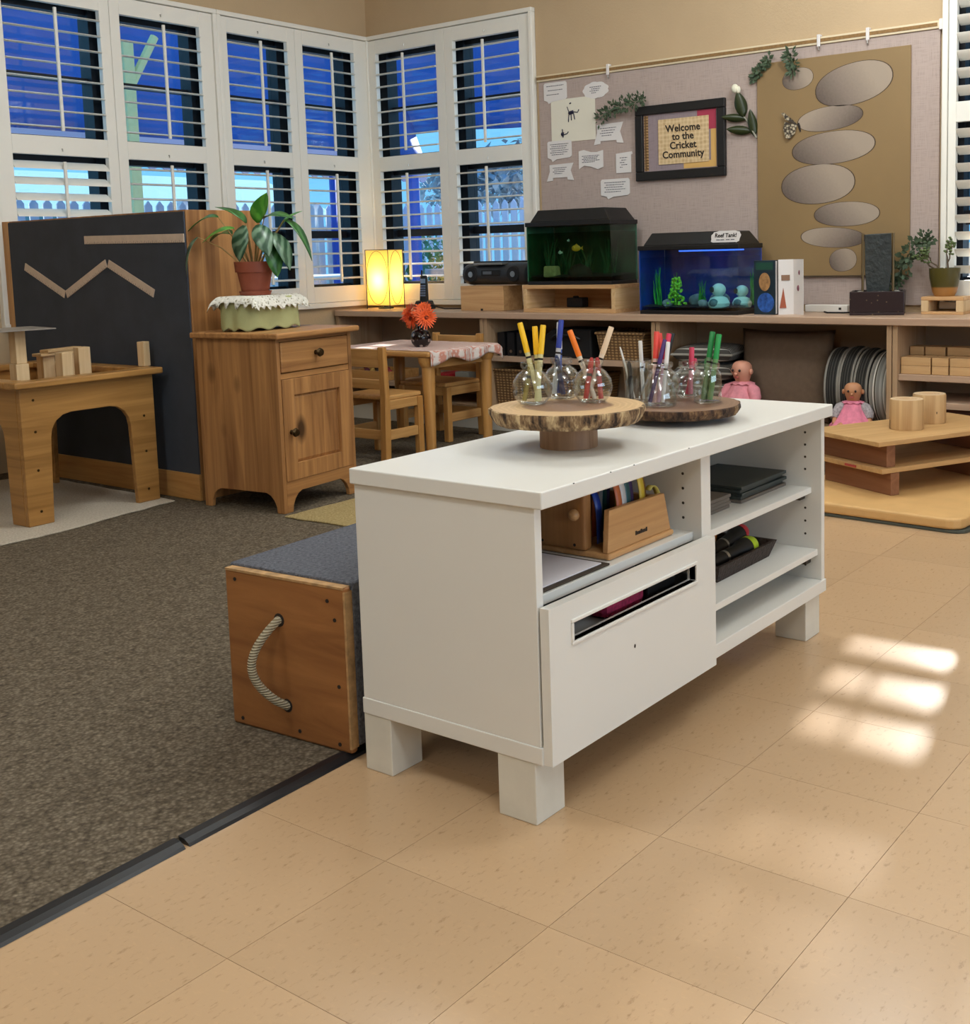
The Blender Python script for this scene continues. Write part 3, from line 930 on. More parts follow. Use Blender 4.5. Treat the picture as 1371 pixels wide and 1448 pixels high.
# ================================================================ PINBOARD WALL
def fabric(name, col):
    m, n, l, b = nt(name)
    c = lin(col)
    v1 = coords(n, l, (1, 400, 14)); v2 = coords(n, l, (1, 14, 400))
    a1 = nz(n, l, v1, 1, 2); a2 = nz(n, l, v2, 1, 2)
    ad = n.new('ShaderNodeMath'); ad.operation = 'ADD'
    l.new(a1, ad.inputs[0]); l.new(a2, ad.inputs[1])
    l.new(ramp(n, l, ad.outputs[0], [(.75, tuple(x * .86 for x in c)), (1.0, tuple(min(1, x * 1.1) for x in c))]), b.inputs['Base Color'])
    b.inputs['Roughness'].default_value = .95
    bump(n, l, b, ad.outputs[0], .3, .001)
    return m
pb = thing('pinboard', 'large mauve-grey fabric pinboard covering the wall above the counter', 'pinboard', (5.10, 0, 0))
MB().box(-.014, -.0005, 1.665, 3.842, .67, 1.862).build('fabric_panel', fabric('pinboard_fabric', '#ab9a92'), pb, bevel=.002)
rl = thing('display_rail', 'cream display rail with a brown cork strip along the pinboard top', 'rail', (5.10, 0, 1.863))
MB().box(-.022, -.0005, 1.66, 3.85, 0, .034).build('rail_body', mat('rail_cream', '#d8c8a8', .45), rl, bevel=.003)
MB().box(-.024, -.0215, 1.675, 3.848, .010, .025).build('cork_strip', mat('cork', '#8a6a42', .9, var=.2, vscale=80), rl)
MB().box(-.026, -.0005, 1.652, 1.668, -.006, .040).build('end_cap', M['paper'], rl, bevel=.003)
for y, lb in ((3.381, 'white rail clip above the fern sprig'), (2.218, 'white rail clip over the tall pebble poster'), (1.985, 'white rail clip above the top right of the pebble poster')):
    t = thing('rail_clip', lb, 'clip', (5.10, y, 1.852))
    MB().box(-.031, -.0245, -.008, .008, 0, .055).box(-.0245, -.004, -.008, .008, .046, .055).build('clip_body', M['paper'], t, bevel=.002)
    MB().tube([(-.028, 0, 0), (-.028, 0, -.012), (-.020, 0, -.016)], .003, 6).build('hook', M['steel'], t)

# paper cards cut as speech bubbles and ribbons: outline in (y, z), y to the left
XB = 5.0850
def card(name, label, poly, lines, loc, m=None):
    cy_, cz_ = loc
    t = thing(name, label, 'card', (XB, cy_, cz_))
    MB().prism([(-a, b) for a, b in poly], 'x', -.0035, -.0005).build('paper_card', m or M['paper'], t)
    if lines:
        mb = MB()
        rn = random.Random(int(cy_ * 1000))
        for (a0, a1, z) in lines:
            a = a0
            while a < a1:
                w = rn.uniform(.006, .014)
                e = min(a + w, a1)
                mb.box(-.0042, -.0034, -e, -a, z - .0017, z + .0017)
                a = e + .003
        mb.build('handwriting', M['ink'], t)
    return t
def bubble(w, h, tail=.015, tx=.2):
    return [(-w / 2, -h / 2 + .008), (-w / 2, h / 2 - .008), (-w / 2 + .008, h / 2), (w / 2 - .008, h / 2), (w / 2, h / 2 - .008), (w / 2, -h / 2 + .012), (w / 2 - .012, -h / 2 + .003), (-w / 2 + w * (tx + .18), -h / 2 - .002), (-w / 2 + w * tx, -h / 2 - tail), (-w / 2 + w * (tx - .05), -h / 2)]
def ribbon(w, h):
    return [(-w / 2 + .02, h / 2), (w / 2, h / 2 + .004), (w / 2 - .02, 0), (w / 2, -h / 2 - .018), (w / 2 - .04, -h / 2 - .014), (w / 2 - .042, -h / 2), (-w / 2 + .042, -h / 2), (-w / 2 + .04, -h / 2 - .014), (-w / 2, -h / 2 - .018), (-w / 2 + .022, 0)]
def rows(w, h, n, short=0):
    return [(-w / 2 + .018 + .01 * (i % 2), w / 2 - .02 - (.03 if i == n - 1 else .008 * (i % 3)), h / 2 - .018 - i * (h - .03) / max(n, 1)) for i in range(n)]
card('note_card', 'square white note card with a small tail at the pinboard corner', bubble(.152, .098, .012, .2), rows(.152, .098, 3), (3.728, 1.803))
cl = []
for k in range(40):
    a = 2 * PI * k / 40
    r_ = 1 + .10 * abs(math.sin(a * 4.5))
    cl.append((.076 * r_ * math.cos(a), .040 * r_ * math.sin(a)))
card('note_card', 'white cloud-shaped note card with scalloped edge', cl, rows(.11, .07, 4), (3.466, 1.785))
card('note_card', 'rounded white speech bubble note with a left tail below the ink drawing', bubble(.16, .095, .016, .2), rows(.16, .095, 6), (3.71, 1.495))
card('note_card', 'pinkish white ribbon-shaped note beside the ink drawing', ribbon(.185, .085), rows(.14, .08, 4), (3.392, 1.562))
wv = [(-.078, .045), (-.045, .050), (0, .036), (.04, .034), (.078, .042), (.078, -.045), (.045, -.056), (0, -.04), (-.045, -.032), (-.078, -.05)]
card('note_card', 'white wavy flag-shaped note with a curled lower edge', wv, rows(.15, .07, 5), (3.506, 1.432))
card('note_card', 'white ribbon-shaped note below the speech bubble', ribbon(.18, .07), rows(.13, .07, 4), (3.71, 1.382))
card('note_card', 'small square white scroll note left of the black frame', [(-.048, -.05), (-.048, .05), (.05, .056), (.055, .044), (.044, .040), (.044, -.05)], rows(.085, .09, 5), (3.299, 1.398))
card('note_card', 'white speech bubble note lowest on the pinboard', bubble(.18, .09, .014, .25), rows(.17, .09, 5), (3.356, 1.275))
t = thing('ink_drawing', 'off-white sheet with two small dark ink drawings', 'drawing', (5.0865, 3.616, 1.646))
MB().box(-.0035, -.0018, -.144, .144, -.113, .113).build('sheet', mat('drawing_paper', '#e2ddcc', .8), t)
mb = MB()
def ink(pts, r_): mb.tube([(-.0032, -a, b) for a, b in pts], r_, 5)
ink([(-.025, .035), (.005, .04)], .010); ink([(-.025, .035), (-.030, -.01)], .003); ink([(-.012, .03), (-.010, -.003)], .003); ink([(.004, .035), (.012, 0)], .003); ink([(.005, .04), (.03, .035), (.04, .05)], .003); ink([(-.025, .04), (-.037, .07)], .003); ink([(-.02, .085), (-.01, .088)], .004)
mb.build('ink_figure', M.setdefault('bluk', mat('blue_black_ink', '#20203a', .7)), t)
mb = MB()
ink([(-.075, -.07), (-.062, -.072)], .011); ink([(-.07, -.06), (-.072, -.045)], .004); ink([(-.062, -.075), (-.04, -.07), (-.032, -.06)], .003); ink([(-.07, -.08), (-.066, -.088)], .004)
mb.build('ink_figure', M['bluk'], t)

# framed welcome sign
t = thing('framed_sign', 'black framed welcome sign of woven paper hung on the pinboard', 'sign', (5.0855, 2.959, 1.485))
W2, H2, FW = .258, .187, .045
MB().box(-.022, -.0005, -W2, W2, H2 - FW, H2).box(-.022, -.0005, -W2, W2, -H2, -H2 + FW).box(-.022, -.0005, -W2, -W2 + FW, -H2 + FW, H2 - FW).box(-.022, -.0005, W2 - FW, W2, -H2 + FW, H2 - FW).build('frame', M['black_plastic'], t, bevel=.004)
MB().box(-.008, -.001, -W2 + FW, W2 - FW, -H2 + FW, H2 - FW).build('mat_board', fabric('sign_mauve', '#8e7f83'), t)
MB().box(-.0095, -.0082, -.205, -.10, .045, .140).build('pink_paper', mat('pink_paper', '#a8384f', .8), t)
MB().box(-.0093, -.0082, -.205, -.02, -.138, -.105).box(-.0093, -.0082, -.205, -.175, -.105, .045).build('ochre_paper', mat('ochre_paper', '#d3a862', .8), t)
MB().box(-.0095, -.0082, .185, .210, -.138, .138).build('rope_border', M['wicker'], t)
def woven():
    m, n, l, b = nt('woven_paper')
    vec = coords(n, l)
    ck = n.new('ShaderNodeTexVoronoi'); ck.inputs['Scale'].default_value = 48; ck.inputs['Randomness'].default_value = .25
    l.new(vec, ck.inputs['Vector'])
    l.new(ramp(n, l, ck.outputs['Distance'], [(.1, lin('#b9976a')), (.7, lin('#ddc49a'))]), b.inputs['Base Color'])
    b.inputs['Roughness'].default_value = .85
    bump(n, l, b, ck.outputs['Distance'], .5, .003)
    return m
MB().box(-.0125, -.0094, -.165, .125, -.112, .112).build('woven_sheet', woven(), t, bevel=.002)
for i, (s_, z) in enumerate([('Welcome', .062), ('to the', .021), ('Cricket', -.023), ('Community', -.067)]):
    text_mesh('lettering', s_, .049, M['dark_ink'], t, (-.0128, -.020, z), (R(90), 0, R(-90)), bold=.0012, spacing=1.02, shear=-.08)

# pebble poster
pp = thing('pebble_poster', 'tall tan poster printed with a stack of grey pebbles', 'poster', (5.085, 2.16, 1.306))
M['poster'] = mat('poster_tan', '#8c724b', .6, var=.05, vscale=3)
MB().box(-.010, -.0005, -.371, .372, -.503, .503).build('poster_board', M['poster'], pp, bevel=.002)
def pebble_mat(i, flip):
    m, n, l, b = nt('pebble_print_%d' % i)
    tc = n.new('ShaderNodeTexCoord')
    mp = n.new('ShaderNodeMapping')
    mp.inputs['Rotation'].default_value = (R(20 * flip), 0, 0)
    l.new(tc.outputs['Generated'], mp.inputs[0])
    sp = n.new('ShaderNodeSeparateXYZ'); l.new(mp.outputs[0], sp.inputs[0])
    f = n.new('ShaderNodeMath'); f.operation = 'MULTIPLY_ADD'; f.inputs[1].default_value = 1 if flip > 0 else -1; f.inputs[2].default_value = 0 if flip > 0 else 1
    l.new(sp.outputs[1], f.inputs[0])
    g = n.new('ShaderNodeMath'); g.operation = 'MULTIPLY_ADD'; g.inputs[1].default_value = .18
    l.new(nz(n, l, coords(n, l), 90, 4), g.inputs[0]); l.new(f.outputs[0], g.inputs[2])
    l.new(ramp(n, l, g.outputs[0], [(.12, lin('#a39382')), (.55, lin('#87786c')), (1.0, lin('#54473f'))]), b.inputs['Base Color'])
    b.inputs['Roughness'].default_value = .7
    return m
M['pebble_edge'] = mat('pebble_outline', '#4a3a2a', .8)
for i, (y0, y1, z0, z1, tl, fl) in enumerate([(2.245, 2.40, 1.671, 1.769, 6, 1), (1.867, 2.236, 1.578, 1.762, 9, 1), (2.006, 2.324, 1.471, 1.58, 4, -1), (1.948, 2.352, 1.319, 1.466, 3, 1), (2.043, 2.407, 1.14, 1.321, 2, 1), (1.926, 2.242, 1.032, 1.143, 0, 1), (1.993, 2.309, .936, 1.028, -3, -1), (2.034, 2.167, .825, .93, 8, 1)]):
    cy_, cz_ = (y0 + y1) / 2 - 2.16, (z0 + z1) / 2 - 1.306
    a, b_ = (y1 - y0) / 2, (z1 - z0) / 2
    for nm, k, x0, x1, mm in (('pebble_outline', 1.012, -.0106, -.0096, M['pebble_edge']), ('pebble_print', .985, -.0112, -.0102, pebble_mat(i, fl))):
        poly = []
        for q in range(40):
            an = 2 * PI * q / 40
            py = math.copysign(abs(math.cos(an)) ** .93, math.cos(an)) * a * k
            pz = math.copysign(abs(math.sin(an)) ** .93, math.sin(an)) * b_ * k
            ct, st = math.cos(R(-tl)), math.sin(R(-tl))
            poly.append((py * ct - pz * st, py * st + pz * ct))
        MB().prism(poly, 'x', x0, x1).build(nm, mm, pp, loc=(0, cy_, cz_))
MB().box(-.013, -.0105, -.385, .372, -.505, -.499).build('lower_edge', M['pebble_edge'], pp)

bf = thing('paper_butterfly', 'speckled cream paper butterfly pinned beside the pebbles', 'butterfly', (5.074, 2.355, 1.505))
M['bfly'] = mat('butterfly_wing', '#bfae8e', .8, var=.0)
m_, n_, l_, b_ = nt('butterfly_speckle')
vo = n_.new('ShaderNodeTexVoronoi'); vo.inputs['Scale'].default_value = 85
l_.new(coords(n_, l_), vo.inputs['Vector'])
l_.new(ramp(n_, l_, vo.outputs['Distance'], [(.25, lin('#b5a88e')), (.62, lin('#3b3127'))]), b_.inputs['Base Color'])
b_.inputs['Roughness'].default_value = .8
MB().add([(-.004, -.03, 0), (-.018, .02, .030), (-.022, .042, .062), (-.02, .028, .064), (-.012, -.008, .032), (-.003, -.034, .004)], [(0, 1, 2, 3, 4, 5)]).build('upper_wing', m_, bf, solid=.0015)
MB().add([(-.003, -.03, .002), (-.016, .026, .022), (-.018, .034, -.01), (-.016, .022, -.052), (-.014, .006, -.060), (-.008, -.022, -.032)], [(0, 1, 2, 3, 4, 5)]).build('lower_wing', m_, bf, solid=.0015)
MB().tube([(-.001, -.036, .012), (-.001, -.040, -.004), (-.001, -.046, -.028)], [.004, .006, .003], 8).build('butterfly_body', M['dark_ink'], bf, smooth=True)

# ---- sprigs pinned to the board
M['fern'] = mat('fern_green', '#41523a', .7, var=.3, vscale=60)
M['leaf_dark'] = mat('magnolia_leaf', '#2c351a', .35, var=.2, vscale=14)
M['twig'] = mat('grey_twig', '#8f8d80', .8)
def leaf(L, W, bend=.2, fold=.25, n=8):
    mb = MB()
    v, f = [], []
    for i in range(n + 1):
        t = i / n
        w = W / 2 * math.sin(PI * min(1, t * .97 + .03)) ** .75 * (1 - .25 * t)
        z = -bend * L * t * t
        v += [(L * t, -w, z + fold * w), (L * t, 0, z), (L * t, w, z + fold * w)]
    for i in range(n):
        for k in (0, 1):
            a = i * 3 + k
            f.append((a, a + 1, a + 4, a + 3))
    return mb.add(v, f)
def put_leaf(name, L, W, m, parent, pos, direction, roll=0, bend=.2, fold=.25):
    o = leaf(L, W, bend, fold).build(name, m, parent, smooth=True, solid=.0012, ang=80)
    d = Vector(direction).normalized()
    q = d.to_track_quat('X', 'Z')
    o.rotation_mode = 'QUATERNION'
    from mathutils import Quaternion
    o.rotation_quaternion = q @ Quaternion((1, 0, 0), roll)
    o.location = pos
    return o
def sprig(label, loc, pts, nleaf, size, seed, m=None, width=.4, spread=.02, name='fern_sprig'):
    t = thing(name, label, 'sprig', loc)
    MB().tube(pts, .002, 5).build('stem', M['twig'], t)
    rn = random.Random(seed)
    mb = MB()
    P = [Vector(p) for p in pts]
    for i in range(nleaf):
        s = rn.random() * (len(P) - 1)
        k = min(int(s), len(P) - 2)
        p = P[k].lerp(P[k + 1], s - k)
        d = Vector((-abs(rn.gauss(0, .5)) - .1, rn.gauss(0, 1), rn.gauss(0, 1))).normalized()
        L = size * rn.uniform(.6, 1.3)
        base = p + d * rn.uniform(0, spread)
        base.x = min(base.x, -.003)
        side = d.cross(Vector((1, .2, .1))).normalized() * L * width / 2
        mb.add([base, base + d * L * .5 + side, base + d * L, base + d * L * .5 - side], [(0, 1, 2, 3)])
    fo = mb.build('leaflets', m or M['fern'], t)
    fo['kind'] = 'stuff'
    return t
sprig('dry green fern sprig pinned at the corner of the black frame', (5.085, 3.29, 1.66), [(-.006, .15, -.03), (-.03, .06, .015), (-.04, -.04, .03), (-.04, -.15, .04)], 260, .024, 1, spread=.035)
sprig('short green sprig pinned at the top corner of the pebble poster', (5.085, 2.51, 1.785), [(-.006, .04, -.035), (-.014, 0, 0), (-.016, -.05, .045)], 110, .024, 2, width=.6)
sprig('small star-leaved sprig pinned above the smallest pebble', (5.075, 2.346, 1.80), [(-.006, -.01, -.05), (-.02, 0, 0), (-.02, .006, .04)], 70, .034, 6, width=.35)
mg = thing('magnolia_sprig', 'magnolia sprig with four dark glossy leaves and a white bud', 'sprig', (5.084, 2.59, 1.58))
MB().tube([(-.006, .05, .02), (-.012, .0, -.02), (-.012, -.055, -.115)], .005, 6).build('stem', M['twig'], mg, smooth=True)
for (p, d, L, W, rl_) in [((-.014, .01, -.01), (-.08, .13, .62), .125, .068, 1.45), ((-.012, .0, -.02), (-.12, .8, .12), .125, .045, 1.4), ((-.012, -.03, -.08), (-.1, .85, .12), .13, .05, 1.5), ((-.012, -.045, -.105), (-.05, .1, .7), .13, .05, 1.5)]:
    put_leaf('leaf', L, W, M['leaf_dark'], mg, p, d, rl_, .05, .15)
MB().ball((-.03, .048, .125), (.016, .018, .022), 10, 8).ball((-.03, .03, .118), (.01, .012, .018), 8, 6).build('bud', mat('white_bud', '#e6e2cc', .6), mg, smooth=True)
scene.cycles.transparent_max_bounces = 24
# ================================================================ ON THE COUNTER
# ---- paper lamp
lp = thing('paper_lamp', 'glowing square paper lantern lamp with thin black wire frame', 'lamp', (4.945, 4.925, CZ))
m, n, l, b = nt('lamp_paper')
n.remove(b)
tl_ = n.new('ShaderNodeBsdfTranslucent'); tl_.inputs[0].default_value = c4(lin('#ffe08a'))
df = n.new('ShaderNodeBsdfDiffuse'); df.inputs[0].default_value = c4(lin('#f1d88e'))
mx = n.new('ShaderNodeMixShader'); mx.inputs[0].default_value = .3
l.new(tl_.outputs[0], mx.inputs[1]); l.new(df.outputs[0], mx.inputs[2]); l.new(mx.outputs[0], n['Material Output'].inputs[0])
hx, hy = .06, .092
MB().grid(lambda u, v: [(-hx, -hy, 0), (hx, -hy, 0), (hx, hy, 0), (-hx, hy, 0), (-hx, -hy, 0)][int(round(u * 4))][:2] + (.022 + v * .325,), 4, 1).build('lamp_shade', m, lp)
mb = MB()
for sx in (-1, 1):
    for sy in (-1, 1):
        mb.tube([(sx * (hx + .002), sy * (hy + .002), 0), (sx * (hx + .002), sy * (hy + .002), .352)], .0024, 6)
for z in (.020, .350):
    mb.tube([(-hx - .002, -hy - .002, z), (hx + .002, -hy - .002, z), (hx + .002, hy + .002, z), (-hx - .002, hy + .002, z), (-hx - .002, -hy - .002, z)], .0024, 6)
mb.tube([(-hx - .003, .088 * math.cos(a * PI / 16), .185 + .158 * math.sin(a * PI / 16)) for a in range(33)], .0013, 5)
mb.tube([(.056 * math.cos(a * PI / 16), -hy - .003, .185 + .158 * math.sin(a * PI / 16)) for a in range(33)], .0013, 5)
mb.build('wire_frame', M['black_plastic'], lp)
MB().lathe([(.0, .0), (.045, .0), (.045, .008), (.012, .012), (.012, .06), (.0, .06)], n=16).build('bulb_holder', M['black_plastic'], lp)
MB().ball((0, 0, .10), .024, 12, 8).build('bulb', glassy('bulb_glass', (1, 1, .95), .05), lp, smooth=True)
pl_ = bpy.data.lights.new('lamp_bulb', 'POINT')
pl_.energy = 3.3
pl_.color = (1, .72, .30)
pl_.shadow_soft_size = .03
po = bpy.data.objects.new('lamp_bulb', pl_)
COL.objects.link(po)
po.parent = lp
po.location = (0, 0, .17)

# ---- cordless phone
ph = thing('cordless_phone', 'dark cordless telephone handset upright in its charger', 'phone', (4.93, 4.60, CZ), R(8))
MB().frustum((-.05, .05, -.05, .05), (-.03, .035, -.04, .04), 0, .05).build('charger', M['black_plastic'], ph, bevel=.006)
MB().frustum((-.012, .014, -.026, .026), (-.002, .016, -.022, .022), .045, .195).build('handset', M['black_plastic'], ph, bevel=.006)
MB().tube([(.006, .014, .19), (.008, .014, .225)], .005, 8).build('antenna', M['black_soft'], ph)
mb = MB()
for r_ in range(5):
    for k in range(3):
        z = .075 + r_ * .014
        x = -.0115 + (z - .045) / .15 * .0095
        mb.box(x - .003, x + .001, -.017 + k * .013, -.008 + k * .013, z, z + .009)
mb.build('keypad', mat('phone_keys', '#6d7f9a', .5), ph)
MB().box(-.0075, -.002, -.016, .016, .150, .176).build('screen', mat('phone_screen', '#7f97b4', .3), ph)
tag(MB().tube([(4.93, 4.545, .66), (4.94, 4.45, .641), (5.0, 4.30, .641), (5.02, 4.235, .641)], .003, 6).build('phone_cable', M['black_soft'], smooth=True), 'thin black cable running from the telephone charger', 'cable')
tag(MB().lathe([(0, CZ + .0005), (.022, CZ + .0005), (.03, CZ + .02), (.02, CZ + .045), (.0, CZ + .05)], (4.90, 4.25), 14).build('dark_knick_knack', M['black_plastic'], smooth=True), 'small dark rounded ornament beside the radio box', 'ornament')

# ---- radio on a wooden box
t = thing('wooden_box', 'small closed wooden box under the portable radio', 'box', (4.84, 3.935, CZ))
MB().box(0, .17, 0, .305, 0, .136).build('box_body', M['birch_y'], t, bevel=.003)
MB().box(-.0025, 0, .145, .16, .0, .012).build('notch', M['dark_ink'], t)
t = thing('portable_radio', 'black portable radio cassette player lying on the small wooden box', 'radio', (4.925, 4.005, CZ + .137))
mb = MB()
N = 18
for yy, s_ in [(-.225, .80), (-.215, .95), (-.19, 1), (.19, 1), (.215, .95), (.225, .80)]:
    for k in range(N):
        a = 2 * PI * k / N
        cx_ = math.copysign(abs(math.cos(a)) ** .85, math.cos(a)); sz_ = math.copysign(abs(math.sin(a)) ** .85, math.sin(a))
        mb.v.append((cx_ * .088 * s_, yy, .062 + sz_ * .061 * s_))
for i in range(5):
    for k in range(N):
        mb.f.append((i * N + k, i * N + (k + 1) % N, (i + 1) * N + (k + 1) % N, (i + 1) * N + k))
mb.f += [tuple(range(N)), tuple(range(5 * N, 6 * N))]
mb.build('radio_body', mat('radio_black', '#2b2d31', .4, var=.1, vscale=30), t, smooth=True)
for y in (-.145, .15):
    MB().tube([(-.080, y, .062), (-.093, y, .062)], [.045, .040], 20).build('speaker', M['black_soft'], t, smooth=True)
    MB().tube([(-.090, y, .062), (-.095, y, .062)], .016, 12).build('speaker_cone', M['steel'], t)
MB().box(-.093, -.084, -.055, .075, .055, .085).build('display_panel', M['black_soft'], t, bevel=.003)
MB().box(-.0945, -.092, -.0, .06, .062, .078).build('display', mat('lcd_grey', '#565b62', .3), t)
MB().box(-.09, -.03, -.07, .13, .112, .125).build('control_strip', mat('radio_silver', '#8b8b89', .35, metal=.5), t, bevel=.003)
MB().tube([(0, -.2, .11), (0, -.2, .128), (0, .2, .128), (0, .2, .11)], .005, 8).build('handle', M['black_plastic'], t, smooth=True)

# ---- aquarium stand and aquariums
t = thing('aquarium_stand', 'open-fronted wooden box stand under the taller aquarium', 'stand', (4.76, 3.157, CZ))
sw, sh, sd, th = .578, .142, .26, .02
MB().box(0, sd, 0, sw, 0, th).build('bottom_board', M['birch_y'], t, bevel=.0015)
MB().box(0, sd, 0, sw, sh - th, sh).build('top_board', M['birch_y'], t, bevel=.0015)
MB().box(0, sd, 0, th + .004, th, sh - th).build('side_board', M['birch_x'], t, bevel=.0015)
MB().box(0, sd, sw - th - .004, sw, th, sh - th).build('side_board', M['birch_x'], t, bevel=.0015)
MB().box(sd - .012, sd, th, sw - th, th, sh - th).build('back_board', M['birch_y'], t)
tag(MB().box(0, .06, 0, .10, 0, .05).box(0, .02, .03, .06, .05, .06).build('air_pump', M['black_soft'], bevel=.006, loc=(4.89, 3.45, CZ + .0205)), 'black air pump inside the open wooden stand', 'pump')

M['gravel'] = mat('gravel', '#1c1d20', .6, var=.6, vscale=160, bmp=1, bscale=120, bdist=.01)
M['gravel2'] = mat('gravel_speckled', '#26272b', .6, var=.8, vscale=190, bmp=1, bscale=120, bdist=.01)
def aquarium(label, x, y, z, D, Wd, Hg, water, tint, backdrop, hood_h, gravel, gh):
    t = thing('aquarium', label, 'aquarium', (x, y, z))
    g = .004
    MB().box(0, D, 0, Wd, 0, .018).build('base_frame', M['black_plastic'], t, bevel=.002)
    for nm, q in (('front_pane', (0, g, 0, Wd)), ('back_pane', (D - g, D, 0, Wd)), ('side_pane', (g, D - g, 0, g)), ('side_pane', (g, D - g, Wd - g, Wd))):
        MB().box(*q, .018, Hg).build(nm, M['aq_glass'], t)
    MB().box(D + .0005, D + .003, 0, Wd, .018, Hg).build('backdrop', backdrop, t)
    MB().box(g, D, Wd + .0005, Wd + .003, .018, Hg).build('side_backdrop', backdrop, t)
    MB().box(g + .001, D - g - .001, g + .001, Wd - g - .001, .0185, Hg - .035).build('water', glassy('water_' + label[:6], tint, .03), t)
    mb = MB()
    rn = random.Random(7)
    mb.grid(lambda u, v: (g + .002 + u * (D - 2 * g - .004), g + .002 + v * (Wd - 2 * g - .004), .019 + gh * (.7 + .5 * u) + .006 * math.sin(v * 21) * math.sin(u * 6)), 10, 30)
    mb.build('gravel_bed', gravel, t, smooth=True)
    MB().box(-.006, D + .004, -.006, Wd + .006, Hg, Hg + .022).build('rim', M['black_plastic'], t, bevel=.003)
    MB().frustum((.004, D - .004, .004, Wd - .02), (.03, D - .01, .055, Wd - .055), Hg + .022, Hg + .022 + hood_h).build('hood', M['black_plastic'], t, bevel=.004)
    return t
M['aq_glass'] = glassy('aquarium_glass', (.93, .98, .96), .05)
aq1 = aquarium('taller aquarium with murky green water on the wooden stand', 4.768, 3.182, CZ + .1425, .24, .525, .30, None, (.55, .74, .62), mat('tank_back_green', '#3c6b57', .6, var=.5, vscale=9), .062, M['gravel'], .03)
M['aq_plant'] = mat('waterweed_dark', '#1f5a34', .6, var=.4, vscale=30)
M['aq_plant2'] = mat('waterweed_bright', '#2fae3a', .5, var=.3, vscale=30)
M['aq_plant3'] = mat('waterweed_lime', '#8fd83a', .5, var=.25, vscale=30)
def weed(label, loc, h, r_, n, m, seed, parent_group='water plants', blade=.006):
    t = thing('water_plant', label, 'plant', loc, 0, None)
    rn = random.Random(seed)
    mb = MB()
    for i in range(n):
        a = rn.uniform(0, 6.28)
        hh = h * rn.uniform(.55, 1)
        bx, by = rn.gauss(0, r_ * .3), rn.gauss(0, r_ * .3)
        ex, ey_ = bx + math.cos(a) * r_ * rn.random(), by + math.sin(a) * r_ * rn.random()
        w = blade * rn.uniform(.7, 1.3)
        def fn(u, v): return (bx + (ex - bx) * v * v + (u - .5) * w * (1 - v * .8) * math.sin(a), by + (ey_ - by) * v * v + (u - .5) * w * (1 - v * .8) * math.cos(a) + .004 * math.sin(v * 7 + i), hh * v)
        mb.grid(fn, 1, 5)
    o = mb.build('blades', m, t)
    o['kind'] = 'stuff'
    return t
z1 = CZ + .1425 + .040
for (y, x, h, s, lb) in [(3.30, 4.93, .20, 1, 'tall dark water plant at the bright end of the taller aquarium'), (3.42, 4.90, .14, 2, 'low dark water plant under the orange fish'), (3.57, 4.92, .17, 3, 'dark water plant behind the pale rock'), (3.665, 4.90, .21, 4, 'tall dark water plant at the far end of the taller aquarium')]:
    weed(lb, (x, y, z1), h, .05, 26, M['aq_plant'], s, blade=.009)
def fish(loc, L, c, label, rz):
    t = thing('fish', label, 'fish', loc, rz)
    m = mat('fish_' + c[1:], c, .35)
    MB().ball((0, 0, 0), (.26 * L * .5, L * .5, L * .34), 14, 10).build('fish_body', m, t, smooth=True)
    MB().add([(0, .42 * L, 0), (0, .78 * L, .24 * L), (0, .68 * L, 0), (0, .78 * L, -.24 * L)], [(0, 1, 2), (0, 2, 3)]).build('tail_fin', m, t, solid=.001)
    MB().add([(0, -.15 * L, .30 * L), (0, .05 * L, .50 * L), (0, .28 * L, .22 * L)], [(0, 1, 2)]).build('dorsal_fin', m, t, solid=.001)
    MB().ball((-.11 * L, -.3 * L, .06 * L), .045 * L, 8, 6).ball((.11 * L, -.3 * L, .06 * L), .045 * L, 8, 6).build('eyes', M['eye_dark'], t)
fish((4.80, 3.415, .965), .048, '#e8a024', 'orange goldfish swimming in the taller aquarium', R(200))
fish((4.81, 3.525, .945), .026, '#cdd0cc', 'small silver fish beside the orange goldfish', R(170))
fish((4.82, 3.475, 1.005), .02, '#b9c4c4', 'tiny pale fish near the surface of the taller aquarium', R(90))
tag(MB().frustum((-.03, .03, -.04, .04), (-.02, .02, -.036, .044), 0, .06).build('aquarium_rock', mat('rock_tan', '#b09a6c', .8, var=.25, vscale=40), bevel=.008, loc=(4.84, 3.60, z1 - .004)), 'pale tan flat rock in the taller aquarium', 'rock')
tag(MB().ball((0, 0, .03), (.05, .07, .055), 12, 8).build('aquarium_rock', mat('rock_dark', '#271c18', .8, var=.3, vscale=40), smooth=True, loc=(4.88, 3.45, z1 - .02)), 'dark rounded cave rock in the taller aquarium', 'rock')

M['tank_blue'] = mat('tank_back_blue', '#1f4fb8', .6, var=.35, vscale=5)
aq2 = aquarium('lower aquarium with blue backdrop and green plants', 4.745, 2.47, CZ, .24, .533, .306, None, (.66, .88, .94), M['tank_blue'], .060, M['gravel2'], .022)
MB().box(.05, .16, .05, .34, .296, .303).build('hood_light', emit('hood_tube', '#3f70f0', 1.5), aq2)
z2 = CZ + .036
for (y, x, h, s, mm, bl, lb) in [(2.955, 4.84, .19, 11, 'aq_plant2', .008, 'tall grassy green water plant at the end of the lower aquarium'), (2.90, 4.92, .16, 12, 'aq_plant2', .008, 'grassy green water plant against the blue backdrop'), (2.715, 4.84, .13, 13, 'aq_plant2', .007, 'grassy green water plant in the middle of the lower aquarium'), (2.50, 4.95, .18, 14, 'aq_plant2', .008, 'green water plant behind the white diver ornaments')]:
    weed(lb, (x, y, z2), h, .022, 24, M[mm], s, blade=bl)
t = thing('water_plant', 'bright lime bushy water plant in the lower aquarium', 'plant', (4.80, 2.83, z2 - .004))
